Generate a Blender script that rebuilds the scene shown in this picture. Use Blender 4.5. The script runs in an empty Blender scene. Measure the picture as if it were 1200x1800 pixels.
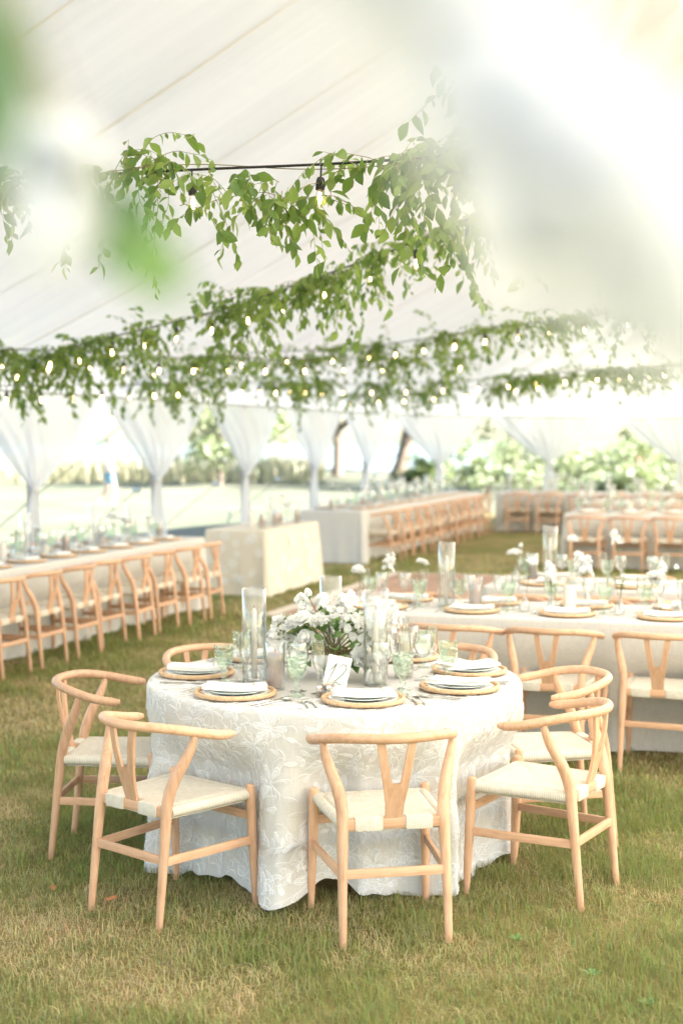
import bpy, bmesh, math, random
import numpy as np
from mathutils import Vector, Matrix, Euler

random.seed(12)
np.random.seed(12)
R = math.radians
SC = bpy.context.scene
COL = SC.collection

# ------------------------------------------------------------------ camera
cam_d = bpy.data.cameras.new('camera')
cam = bpy.data.objects.new('camera', cam_d)
COL.objects.link(cam)
cam.location = (0, 0, 1.79)
cam.rotation_euler = (R(90 - 2.93), 0, 0)
cam_d.sensor_fit = 'VERTICAL'
cam_d.sensor_height = 36
cam_d.sensor_width = 24
cam_d.lens = 50
cam_d.clip_start = 0.02
cam_d.clip_end = 3000
cam_d.dof.use_dof = True
cam_d.dof.focus_distance = 5.45
cam_d.dof.aperture_fstop = 1.9
SC.camera = cam

# ------------------------------------------------------------------ world, sun, exposure
SUN_EL, SUN_AZ = R(29), R(108)          # azimuth measured clockwise from +Y (the view direction)
world = bpy.data.worlds.new('World')
SC.world = world
world.use_nodes = True
wn = world.node_tree
for n in list(wn.nodes):
    wn.nodes.remove(n)
sky = wn.nodes.new('ShaderNodeTexSky')
sky.sky_type = 'NISHITA'
sky.sun_disc = False
sky.sun_elevation = SUN_EL
sky.sun_rotation = SUN_AZ
sky.air_density = 1.0
sky.dust_density = 1.0
sky.ozone_density = 1.0
bg = wn.nodes.new('ShaderNodeBackground')
bg.inputs[1].default_value = 0.075
wo = wn.nodes.new('ShaderNodeOutputWorld')
wn.links.new(sky.outputs[0], bg.inputs[0])
wn.links.new(bg.outputs[0], wo.inputs[0])

sun_d = bpy.data.lights.new('sun', 'SUN')
sun_d.energy = 5.0
sun_d.angle = R(0.53)
sun_d.color = (1.0, 0.98, 0.96)
sun = bpy.data.objects.new('sun', sun_d)
COL.objects.link(sun)
sd = Vector((math.sin(SUN_AZ) * math.cos(SUN_EL), math.cos(SUN_AZ) * math.cos(SUN_EL), math.sin(SUN_EL)))
sun.rotation_euler = sd.to_track_quat('Z', 'Y').to_euler()
sun.location = (0, 0, 30)

SC.view_settings.view_transform = 'Standard'
SC.view_settings.look = 'None'
SC.view_settings.exposure = 2.75
SC.view_settings.gamma = 1
SC.view_settings.use_curve_mapping = False
SC.render.engine = 'CYCLES'
cy = SC.cycles
cy.max_bounces = 10
cy.diffuse_bounces = 5
cy.glossy_bounces = 4
cy.transmission_bounces = 8
cy.transparent_max_bounces = 40
cy.caustics_reflective = False
cy.caustics_refractive = False
cy.use_denoising = True
cy.sample_clamp_indirect = 6.0

# ------------------------------------------------------------------ helpers
def nodemat(name):
    m = bpy.data.materials.new(name)
    m.use_nodes = True
    nt = m.node_tree
    for n in list(nt.nodes):
        nt.nodes.remove(n)
    out = nt.nodes.new('ShaderNodeOutputMaterial')
    return m, nt, out

def N(nt, typ, **kw):
    n = nt.nodes.new(typ)
    for k, v in kw.items():
        if k == 'inp':
            for i, val in v.items():
                n.inputs[i].default_value = val
        else:
            setattr(n, k, v)
    return n

def L(nt, a, ai, b, bi):
    nt.links.new(a.outputs[ai], b.inputs[bi])

def c4(c):
    return (c[0], c[1], c[2], 1.0)

def ramp(nt, stops):
    r = nt.nodes.new('ShaderNodeValToRGB')
    e = r.color_ramp.elements
    while len(e) < len(stops):
        e.new(0.5)
    for el, (p, c) in zip(e, stops):
        el.position = p
        el.color = c4(c)
    return r

def pbr(name, c1, c2=None, rough=0.5, scale=(8, 8, 8), bump=0.0, bscale=60, metal=0.0, spec=0.5, detail=4, randomize=0.0, transl=0.0, sheen=0.0):
    """Principled surface with noise colour variation, optional bump, per-object variation and translucency."""
    m, nt, out = nodemat(name)
    b = N(nt, 'ShaderNodeBsdfPrincipled')
    b.inputs['Roughness'].default_value = rough
    b.inputs['Metallic'].default_value = metal
    b.inputs['Specular IOR Level'].default_value = spec
    if sheen:
        b.inputs['Sheen Weight'].default_value = sheen
    tc = N(nt, 'ShaderNodeTexCoord')
    mp = N(nt, 'ShaderNodeMapping')
    mp.inputs['Scale'].default_value = scale
    L(nt, tc, 'Object', mp, 0)
    col_out = None
    if c2 is not None:
        no = N(nt, 'ShaderNodeTexNoise', inp={'Scale': 1.0, 'Detail': detail, 'Roughness': 0.6})
        L(nt, mp, 0, no, 'Vector')
        rp = ramp(nt, [(0.3, c1), (0.7, c2)])
        L(nt, no, 0, rp, 0)
        col_out = rp
    if randomize:
        oi = N(nt, 'ShaderNodeObjectInfo')
        hsv = N(nt, 'ShaderNodeHueSaturation')
        mr = N(nt, 'ShaderNodeMapRange', inp={3: 1 - randomize, 4: 1 + randomize})
        L(nt, oi, 'Random', mr, 0)
        L(nt, mr, 0, hsv, 'Value')
        if col_out:
            L(nt, col_out, 0, hsv, 'Color')
        else:
            hsv.inputs['Color'].default_value = c4(c1)
        col_out = hsv
    if col_out:
        L(nt, col_out, 0, b, 'Base Color')
    else:
        b.inputs['Base Color'].default_value = c4(c1)
    if bump:
        n2 = N(nt, 'ShaderNodeTexNoise', inp={'Scale': bscale, 'Detail': 3})
        L(nt, tc, 'Object', n2, 'Vector')
        bp = N(nt, 'ShaderNodeBump', inp={'Strength': bump, 'Distance': 0.01})
        L(nt, n2, 0, bp, 'Height')
        L(nt, bp, 0, b, 'Normal')
    if transl:
        tr = N(nt, 'ShaderNodeBsdfTranslucent')
        if col_out:
            L(nt, col_out, 0, tr, 0)
        else:
            tr.inputs[0].default_value = c4(c1)
        mx = N(nt, 'ShaderNodeMixShader', inp={0: transl})
        L(nt, b, 0, mx, 1)
        L(nt, tr, 0, mx, 2)
        L(nt, mx, 0, out, 0)
    else:
        L(nt, b, 0, out, 0)
    return m

def leafmat(name, cols, island=False, transl=0.45):
    m, nt, out = nodemat(name)
    if island:
        g = N(nt, 'ShaderNodeNewGeometry')
        src, si = g, 'Random Per Island'
    else:
        g = N(nt, 'ShaderNodeObjectInfo')
        src, si = g, 'Random'
    k = len(cols)
    rp = ramp(nt, [((i + 0.5) / k, c) for i, c in enumerate(cols)])
    L(nt, src, si, rp, 0)
    d = N(nt, 'ShaderNodeBsdfPrincipled')
    d.inputs['Roughness'].default_value = 0.42
    d.inputs['Specular IOR Level'].default_value = 0.4
    L(nt, rp, 0, d, 'Base Color')
    t = N(nt, 'ShaderNodeBsdfTranslucent')
    gm = N(nt, 'ShaderNodeMix', data_type='RGBA')
    gm.inputs[0].default_value = 0.35
    gm.inputs[7].default_value = (0.42, 0.55, 0.10, 1)
    L(nt, rp, 0, gm, 6)
    L(nt, gm, 2, t, 0)
    mx = N(nt, 'ShaderNodeMixShader', inp={0: transl})
    L(nt, d, 0, mx, 1)
    L(nt, t, 0, mx, 2)
    L(nt, mx, 0, out, 0)
    return m

def thin_glass(name, tint=(0.975, 0.98, 0.977), refl=1.3, bump=0.0, bscale=80, edge=(0.32, 0.35, 0.33)):
    """thin-walled glass: clear straight through, mirror at grazing angles, tinted at the edges"""
    m, nt, out = nodemat(name)
    lw = N(nt, 'ShaderNodeLayerWeight', inp={0: 0.45})
    mixc = N(nt, 'ShaderNodeMix', data_type='RGBA')
    mixc.inputs[6].default_value = c4(tint)
    mixc.inputs[7].default_value = c4(edge)
    lp = N(nt, 'ShaderNodeMath', operation='POWER', inp={1: 2.2})
    L(nt, lw, 'Facing', lp, 0)
    L(nt, lp, 0, mixc, 0)
    tr = N(nt, 'ShaderNodeBsdfTransparent')
    L(nt, mixc, 2, tr, 0)
    gl = N(nt, 'ShaderNodeBsdfGlossy', inp={'Roughness': 0.02})
    gl.inputs[0].default_value = (1, 1, 1, 1)
    fr = N(nt, 'ShaderNodeLayerWeight', inp={0: 0.5})
    pw = N(nt, 'ShaderNodeMath', operation='POWER', inp={1: 2.6})
    L(nt, fr, 'Facing', pw, 0)
    mul = N(nt, 'ShaderNodeMath', operation='MULTIPLY_ADD', inp={1: 0.85 * refl, 2: 0.065 * refl})
    L(nt, pw, 0, mul, 0)
    mx = N(nt, 'ShaderNodeMixShader')
    if bump:
        tc = N(nt, 'ShaderNodeTexCoord')
        vo = N(nt, 'ShaderNodeTexVoronoi', inp={'Scale': bscale})
        L(nt, tc, 'Object', vo, 'Vector')
        bp = N(nt, 'ShaderNodeBump', inp={'Strength': bump, 'Distance': 0.006})
        L(nt, vo, 0, bp, 'Height')
        for x in (gl, fr, lw):
            L(nt, bp, 0, x, 'Normal')
    L(nt, mul, 0, mx, 0)
    L(nt, tr, 0, mx, 1)
    L(nt, gl, 0, mx, 2)
    L(nt, mx, 0, out, 0)
    return m

class MB:
    """collects vertices and faces, then links them as one mesh"""
    def __init__(s):
        s.v, s.f, s.m = [], [], []
    def add(s, vs, fs, mi=0):
        o = len(s.v)
        s.v.extend(tuple(x) for x in vs)
        s.f.extend(tuple(i + o for i in q) for q in fs)
        s.m.extend([mi] * len(fs))
    def box(s, lo, hi, mi=0, M=None):
        x0, y0, z0 = lo
        x1, y1, z1 = hi
        vs = [Vector(p) for p in ((x0,y0,z0),(x1,y0,z0),(x1,y1,z0),(x0,y1,z0),(x0,y0,z1),(x1,y0,z1),(x1,y1,z1),(x0,y1,z1))]
        if M is not None:
            vs = [M @ p for p in vs]
        s.add(vs, [(0,3,2,1),(4,5,6,7),(0,1,5,4),(1,2,6,5),(2,3,7,6),(3,0,4,7)], mi)
    def rbox(s, lo, hi, r, mi=0, M=None):
        """box with bevelled edges"""
        bm = bmesh.new()
        bmesh.ops.create_cube(bm, size=1.0)
        c = [(a + b) / 2 for a, b in zip(lo, hi)]
        d = [b - a for a, b in zip(lo, hi)]
        for v in bm.verts:
            v.co = Vector((c[0] + v.co.x * d[0], c[1] + v.co.y * d[1], c[2] + v.co.z * d[2]))
        bmesh.ops.bevel(bm, geom=list(bm.edges), offset=r, segments=2, affect='EDGES', profile=0.6)
        bm.verts.index_update()
        vs = [M @ v.co if M is not None else v.co.copy() for v in bm.verts]
        s.add(vs, [[v.index for v in f.verts] for f in bm.faces], mi)
        bm.free()
    def tube(s, pts, rad, n=8, mi=0, caps=True, flat=None):
        pts = [Vector(p) for p in pts]
        k = len(pts)
        if not hasattr(rad, '__len__'):
            rad = [rad] * k
        t0 = (pts[1] - pts[0]).normalized()
        up = Vector((0, 0, 1)) if abs(t0.z) < 0.9 else Vector((1, 0, 0))
        nx = t0.cross(up).normalized()
        vs = []
        for i, p in enumerate(pts):
            t = (pts[min(i + 1, k - 1)] - pts[max(i - 1, 0)]).normalized()
            nx = (nx - t * nx.dot(t)).normalized()
            ny = t.cross(nx)
            for j in range(n):
                a = 2 * math.pi * j / n
                vs.append(p + nx * math.cos(a) * rad[i] + ny * math.sin(a) * rad[i] * (flat or 1))
        fs = []
        for i in range(k - 1):
            for j in range(n):
                a, b = i * n + j, i * n + (j + 1) % n
                fs.append((a, b, b + n, a + n))
        if caps:
            fs.append(tuple(range(n - 1, -1, -1)))
            fs.append(tuple((k - 1) * n + j for j in range(n)))
        s.add(vs, fs, mi)
    def lathe(s, prof, n=24, mi=0, M=None, mod=None):
        vs, fs = [], []
        for i, (r, z) in enumerate(prof):
            for j in range(n):
                a = 2 * math.pi * j / n
                rr = r * (mod(a, z) if mod else 1)
                p = Vector((rr * math.cos(a), rr * math.sin(a), z))
                vs.append(M @ p if M is not None else p)
        for i in range(len(prof) - 1):
            for j in range(n):
                a, b = i * n + j, i * n + (j + 1) % n
                fs.append((a, b, b + n, a + n))
        s.add(vs, fs, mi)
    def grid(s, fn, nu, nv, mi=0, closed=False):
        vs = [fn(i / nu, j / nv) for j in range(nv + 1) for i in range(nu + (0 if closed else 1))]
        w = nu if closed else nu + 1
        fs = []
        for j in range(nv):
            for i in range(nu):
                a = j * w + i
                b = j * w + (i + 1) % w
                fs.append((a, b, b + w, a + w))
        s.add(vs, fs, mi)
    def mesh(s, name, mats, smooth=True, angle=40):
        me = bpy.data.meshes.new(name)
        me.from_pydata([tuple(v) for v in s.v], [], s.f)
        if not isinstance(mats, (list, tuple)):
            mats = [mats]
        for m in mats:
            me.materials.append(m)
        if len(mats) > 1:
            me.polygons.foreach_set('material_index', s.m)
        if smooth:
            me.polygons.foreach_set('use_smooth', [True] * len(me.polygons))
            if angle:
                me.set_sharp_from_angle(angle=R(angle))
        me.update()
        return me

def put(name, me, parent=None, loc=None, rot=None, M=None, kind=None):
    o = bpy.data.objects.new(name, me)
    COL.objects.link(o)
    if parent is not None:
        o.parent = parent
    if M is not None:
        o.matrix_basis = M
    else:
        if loc is not None:
            o.location = loc
        if rot is not None:
            o.rotation_euler = rot
    if kind:
        o['kind'] = kind
    return o

def tag(o, label, cat, group=None):
    o['label'] = label
    o['category'] = cat
    if group:
        o['group'] = group
    return o

def thing(name, label, cat, loc=(0, 0, 0), rotz=0.0, group=None, rot=None):
    o = bpy.data.objects.new(name, None)
    o.empty_display_size = 0.1
    COL.objects.link(o)
    o.location = loc
    o.rotation_euler = rot if rot is not None else (0, 0, rotz)
    return tag(o, label, cat, group)

def struct(o):
    o['kind'] = 'structure'
    return o

ORD = ['first', 'second', 'third', 'fourth', 'fifth', 'sixth', 'seventh', 'eighth', 'ninth', 'tenth', 'eleventh', 'twelfth', 'thirteenth', 'fourteenth']

def smooth01(x):
    x = min(1.0, max(0.0, x))
    return x * x * (3 - 2 * x)

# tent frame: origin at a wall pole, local x = v (across the tent), local y = u (along its axis)
TH = R(-17.7)
TO = Vector((-3.3, 15.07, 0))
def W(v, u, z=0.0):
    return Vector((TO.x + v * math.cos(TH) - u * math.sin(TH), TO.y + v * math.sin(TH) + u * math.cos(TH), z))

# ------------------------------------------------------------------ materials
def wood_material(name='pale_wood', sc=(70, 70, 7)):
    m, nt, out = nodemat(name)
    tc = N(nt, 'ShaderNodeTexCoord')
    mp = N(nt, 'ShaderNodeMapping')
    mp.inputs['Scale'].default_value = sc
    L(nt, tc, 'Object', mp, 0)
    no = N(nt, 'ShaderNodeTexNoise', inp={'Scale': 1.0, 'Detail': 5, 'Roughness': 0.55, 'Distortion': 0.6})
    L(nt, mp, 0, no, 'Vector')
    big = N(nt, 'ShaderNodeTexNoise', inp={'Scale': 9.0, 'Detail': 2})
    L(nt, tc, 'Object', big, 'Vector')
    rp = ramp(nt, [(0.22, (0.50, 0.28, 0.165)), (0.5, (0.655, 0.40, 0.255)), (0.8, (0.74, 0.485, 0.325))])
    ad = N(nt, 'ShaderNodeMath', operation='MULTIPLY_ADD', inp={1: 0.5, 2: -0.25})
    L(nt, big, 0, ad, 0)
    sm = N(nt, 'ShaderNodeMath', operation='ADD')
    L(nt, no, 0, sm, 0)
    L(nt, ad, 0, sm, 1)
    L(nt, sm, 0, rp, 0)
    oi = N(nt, 'ShaderNodeObjectInfo')
    mr = N(nt, 'ShaderNodeMapRange', inp={3: 0.86, 4: 1.1})
    L(nt, oi, 'Random', mr, 0)
    hsv = N(nt, 'ShaderNodeHueSaturation')
    L(nt, mr, 0, hsv, 'Value')
    L(nt, rp, 0, hsv, 'Color')
    b = N(nt, 'ShaderNodeBsdfPrincipled', inp={'Roughness': 0.42, 'Specular IOR Level': 0.45})
    L(nt, hsv, 0, b, 'Base Color')
    bp = N(nt, 'ShaderNodeBump', inp={'Strength': 0.08, 'Distance': 0.003})
    L(nt, no, 0, bp, 'Height')
    L(nt, bp, 0, b, 'Normal')
    L(nt, b, 0, out, 0)
    return m

def cord_material():
    m, nt, out = nodemat('paper_cord')
    tc = N(nt, 'ShaderNodeTexCoord')
    sep = N(nt, 'ShaderNodeSeparateXYZ')
    L(nt, tc, 'Object', sep, 0)
    ax = N(nt, 'ShaderNodeMath', operation='ABSOLUTE')
    ay = N(nt, 'ShaderNodeMath', operation='ABSOLUTE')
    L(nt, sep, 0, ax, 0)
    L(nt, sep, 1, ay, 0)
    gt = N(nt, 'ShaderNodeMath', operation='GREATER_THAN')
    L(nt, ax, 0, gt, 0)
    L(nt, ay, 0, gt, 1)
    mx = N(nt, 'ShaderNodeMix', data_type='FLOAT')
    L(nt, gt, 0, mx, 0)
    L(nt, sep, 0, mx, 2)
    L(nt, sep, 1, mx, 3)
    k = N(nt, 'ShaderNodeMath', operation='MULTIPLY', inp={1: 2 * math.pi / 0.0074})
    L(nt, mx, 0, k, 0)
    si = N(nt, 'ShaderNodeMath', operation='SINE')
    L(nt, k, 0, si, 0)
    no = N(nt, 'ShaderNodeTexNoise', inp={'Scale': 38.0, 'Detail': 3})
    L(nt, tc, 'Object', no, 'Vector')
    rp = ramp(nt, [(0.3, (0.72, 0.66, 0.55)), (0.65, (0.80, 0.75, 0.65))])
    L(nt, no, 0, rp, 0)
    dk = N(nt, 'ShaderNodeMapRange', inp={1: -1.0, 2: -0.3, 3: 0.72, 4: 1.0})
    L(nt, si, 0, dk, 0)
    mul = N(nt, 'ShaderNodeMix', data_type='RGBA', blend_type='MULTIPLY')
    mul.inputs[0].default_value = 1.0
    L(nt, rp, 0, mul, 6)
    L(nt, dk, 0, mul, 7)
    b = N(nt, 'ShaderNodeBsdfPrincipled', inp={'Roughness': 0.75, 'Specular IOR Level': 0.2})
    L(nt, mul, 2, b, 'Base Color')
    bp = N(nt, 'ShaderNodeBump', inp={'Strength': 0.6, 'Distance': 0.002})
    L(nt, si, 0, bp, 'Height')
    L(nt, bp, 0, b, 'Normal')
    L(nt, b, 0, out, 0)
    return m

def linen_material(name, c1, c2, transl=0.12, weave=700):
    m, nt, out = nodemat(name)
    tc = N(nt, 'ShaderNodeTexCoord')
    no = N(nt, 'ShaderNodeTexNoise', inp={'Scale': 1.0, 'Detail': 4})
    mp = N(nt, 'ShaderNodeMapping')
    mp.inputs['Scale'].default_value = (30, 30, 220)
    L(nt, tc, 'Object', mp, 0)
    L(nt, mp, 0, no, 'Vector')
    no2 = N(nt, 'ShaderNodeTexNoise', inp={'Scale': 1.0, 'Detail': 4})
    mp2 = N(nt, 'ShaderNodeMapping')
    mp2.inputs['Scale'].default_value = (240, 240, 14)
    L(nt, tc, 'Object', mp2, 0)
    L(nt, mp2, 0, no2, 'Vector')
    ad = N(nt, 'ShaderNodeMath', operation='ADD')
    L(nt, no, 0, ad, 0)
    L(nt, no2, 0, ad, 1)
    hf = N(nt, 'ShaderNodeMath', operation='MULTIPLY', inp={1: 0.5})
    L(nt, ad, 0, hf, 0)
    rp = ramp(nt, [(0.38, c1), (0.6, c2)])
    L(nt, hf, 0, rp, 0)
    b = N(nt, 'ShaderNodeBsdfPrincipled', inp={'Roughness': 0.85, 'Specular IOR Level': 0.15})
    L(nt, rp, 0, b, 'Base Color')
    bp = N(nt, 'ShaderNodeBump', inp={'Strength': 0.15, 'Distance': 0.002})
    L(nt, hf, 0, bp, 'Height')
    L(nt, bp, 0, b, 'Normal')
    t = N(nt, 'ShaderNodeBsdfTranslucent')
    L(nt, rp, 0, t, 0)
    mx = N(nt, 'ShaderNodeMixShader', inp={0: transl})
    L(nt, b, 0, mx, 1)
    L(nt, t, 0, mx, 2)
    L(nt, mx, 0, out, 0)
    return m

def cloth_trans(name, c, transl=0.45, transp=0.0, wrinkle=0.15, wscale=(3, 0.6, 3)):
    m, nt, out = nodemat(name)
    d = N(nt, 'ShaderNodeBsdfDiffuse')
    t = N(nt, 'ShaderNodeBsdfTranslucent')
    tc = N(nt, 'ShaderNodeTexCoord')
    mp = N(nt, 'ShaderNodeMapping')
    mp.inputs['Scale'].default_value = wscale
    L(nt, tc, 'Object', mp, 0)
    no = N(nt, 'ShaderNodeTexNoise', inp={'Scale': 2.2, 'Detail': 5, 'Roughness': 0.55, 'Distortion': 0.3})
    L(nt, mp, 0, no, 'Vector')
    rp = ramp(nt, [(0.3, tuple(x * 0.94 for x in c)), (0.7, c)])
    L(nt, no, 0, rp, 0)
    L(nt, rp, 0, d, 0)
    L(nt, rp, 0, t, 0)
    bp = N(nt, 'ShaderNodeBump', inp={'Strength': wrinkle, 'Distance': 0.15})
    L(nt, no, 0, bp, 'Height')
    L(nt, bp, 0, d, 'Normal')
    L(nt, bp, 0, t, 'Normal')
    mx = N(nt, 'ShaderNodeMixShader', inp={0: transl})
    L(nt, d, 0, mx, 1)
    L(nt, t, 0, mx, 2)
    if transp:
        tp = N(nt, 'ShaderNodeBsdfTransparent')
        m2 = N(nt, 'ShaderNodeMixShader', inp={0: transp})
        L(nt, mx, 0, m2, 1)
        L(nt, tp, 0, m2, 2)
        mx = m2
    L(nt, mx, 0, out, 0)
    return m

def emission(name, c, s):
    m, nt, out = nodemat(name)
    e = N(nt, 'ShaderNodeEmission', inp={1: s})
    e.inputs[0].default_value = c4(c)
    L(nt, e, 0, out, 0)
    m.cycles.emission_sampling = 'NONE'
    return m

M_WOOD = wood_material()
M_WOODX = wood_material('pale_wood_along', (7, 70, 70))
M_WOODY = wood_material('pale_wood_deep', (70, 7, 70))
M_CORD = cord_material()
M_LINEN = linen_material('table_linen', (0.61, 0.595, 0.565), (0.71, 0.70, 0.67))
M_LINEN_CREAM = linen_material('lace_table_cream', (0.74, 0.67, 0.55), (0.82, 0.76, 0.65))
M_LACEBASE = linen_material('lace_cloth_ground', (0.715, 0.70, 0.675), (0.78, 0.77, 0.75), transl=0.2)
M_LACE = cloth_trans('lace_white', (0.95, 0.955, 0.965), transl=0.12, wrinkle=0.0)
M_LACEFILL = cloth_trans('lace_petal', (0.94, 0.945, 0.955), transl=0.12, transp=0.25, wrinkle=0.0)
M_CANOPY = cloth_trans('sailcloth', (0.94, 0.875, 0.775), transl=0.38, wrinkle=0.14, wscale=(0.16, 2.6, 0.3))
M_SEAM = cloth_trans('sailcloth_seam', (0.89, 0.83, 0.735), transl=0.29, wrinkle=0.0)
M_SHEER = cloth_trans('sheer_voile', (0.85, 0.855, 0.865), transl=0.38, transp=0.09, wrinkle=0.1, wscale=(9, 9, 0.5))
M_WHITE = pbr('white_ceramic', (0.80, 0.81, 0.80), rough=0.15)
M_PALEGREEN = pbr('pale_green_plate', (0.66, 0.72, 0.70), rough=0.18)
M_NAPKIN = pbr('white_napkin', (0.84, 0.83, 0.80), (0.89, 0.88, 0.86), rough=0.9, scale=(60, 60, 60), bump=0.15, bscale=300, spec=0.1)
M_NAPEDGE = pbr('napkin_hem', (0.50, 0.46, 0.40), rough=0.9, spec=0.1)
M_RATTAN = pbr('rattan', (0.56, 0.35, 0.19), (0.78, 0.55, 0.34), rough=0.6, scale=(60, 60, 60), bump=0.4, bscale=220)
M_SILVER = pbr('silver', (0.82, 0.80, 0.76), rough=0.16, metal=1.0)
M_GLASS = thin_glass('clear_glass')
M_GREENGLASS = thin_glass('green_glass', tint=(0.90, 0.955, 0.905), edge=(0.50, 0.68, 0.53), bump=0.7, bscale=75)
M_WAX = pbr('white_wax', (0.86, 0.83, 0.77), rough=0.5, transl=0.25)
M_MAUVE = pbr('mauve_wax', (0.62, 0.49, 0.45), (0.68, 0.55, 0.51), rough=0.5, scale=(20, 20, 20), transl=0.2)
M_PETAL = pbr('white_petal', (0.93, 0.935, 0.925), (0.95, 0.955, 0.95), rough=0.6, scale=(40, 40, 40), transl=0.5, spec=0.2)
M_PETALCOOL = pbr('cool_white_petal', (0.868, 0.892, 0.945), (0.892, 0.914, 0.955), rough=0.6, scale=(40, 40, 40), transl=0.75, spec=0.2)
M_PETALG = pbr('greenish_petal', (0.78, 0.83, 0.60), (0.90, 0.91, 0.82), rough=0.6, scale=(50, 50, 50), transl=0.4, spec=0.2)
M_LEAF = leafmat('garland_leaf', [(0.07, 0.155, 0.035), (0.12, 0.23, 0.05), (0.20, 0.32, 0.075), (0.28, 0.39, 0.11)], transl=0.52)
M_LEAFI = leafmat('garland_leaf_mass', [(0.07, 0.15, 0.035), (0.12, 0.22, 0.05), (0.19, 0.30, 0.075), (0.25, 0.35, 0.105)], island=True, transl=0.52)
M_LEAFD = leafmat('bouquet_leaf', [(0.09, 0.19, 0.06), (0.14, 0.26, 0.08), (0.22, 0.34, 0.13)], transl=0.3)
M_SPRAYLEAF = leafmat('spray_leaf', [(0.045, 0.13, 0.06), (0.07, 0.18, 0.08)], transl=0.22)
M_SPRAYLIGHT = leafmat('spray_light_leaf', [(0.12, 0.25, 0.085), (0.16, 0.30, 0.10)], transl=0.35)
M_STEM = pbr('green_stem', (0.20, 0.22, 0.08), (0.28, 0.20, 0.10), rough=0.6, scale=(30, 30, 30))
M_BLACK = pbr('black_rubber', (0.018, 0.017, 0.016), rough=0.55)
M_STEEL = pbr('brushed_steel', (0.45, 0.46, 0.47), rough=0.35, metal=1.0)
M_STRAP = pbr('grey_strap', (0.30, 0.32, 0.30), (0.36, 0.37, 0.34), rough=0.8, scale=(50, 50, 50))
M_POLE = pbr('varnished_pole', (0.42, 0.36, 0.30), (0.52, 0.46, 0.38), rough=0.5, scale=(30, 30, 3))
M_BULB = thin_glass('bulb_glass', tint=(1.0, 0.97, 0.9), edge=(0.95, 0.85, 0.7), refl=0.6)
M_FIL = emission('filament_glow', (1.0, 0.68, 0.34), 7.5)
M_CARD = pbr('deckled_paper', (0.88, 0.87, 0.84), (0.91, 0.90, 0.88), rough=0.85, scale=(90, 90, 90), bump=0.1, bscale=200, spec=0.1)
M_INK = pbr('green_ink', (0.045, 0.13, 0.035), rough=0.7)
M_STONE = pbr('pale_stone', (0.72, 0.71, 0.69), (0.80, 0.79, 0.77), rough=0.6, scale=(25, 25, 25), bump=0.15)
M_PEPPER = pbr('pepper', (0.16, 0.11, 0.08), (0.32, 0.24, 0.18), rough=0.9, scale=(600, 600, 600))
M_SALT = pbr('salt', (0.84, 0.84, 0.84), rough=0.9)
M_BARK = pbr('bark', (0.10, 0.075, 0.055), (0.22, 0.17, 0.13), rough=0.9, scale=(5, 5, 1.2), bump=0.5, bscale=12)
M_CROWN = leafmat('tree_leaf', [(0.12, 0.18, 0.075), (0.17, 0.23, 0.095), (0.22, 0.28, 0.12), (0.28, 0.33, 0.15)], island=True, transl=0.35)  # tree leaves lightened to suggest the glare outside the tent
M_CROWN2 = leafmat('glare_shrub_leaf', [(0.25, 0.29, 0.16), (0.31, 0.35, 0.20), (0.38, 0.42, 0.26), (0.44, 0.46, 0.31)], island=True, transl=0.35)  # veiling glare put into the colour by lightening the shrub leaves
M_REED = leafmat('reed_blade', [(0.44, 0.38, 0.25), (0.50, 0.44, 0.30), (0.40, 0.39, 0.23), (0.55, 0.48, 0.34)], island=True, transl=0.3)
M_REDFL = leafmat('red_blossom', [(0.50, 0.16, 0.13), (0.58, 0.26, 0.20)], island=True, transl=0.2)

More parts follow.
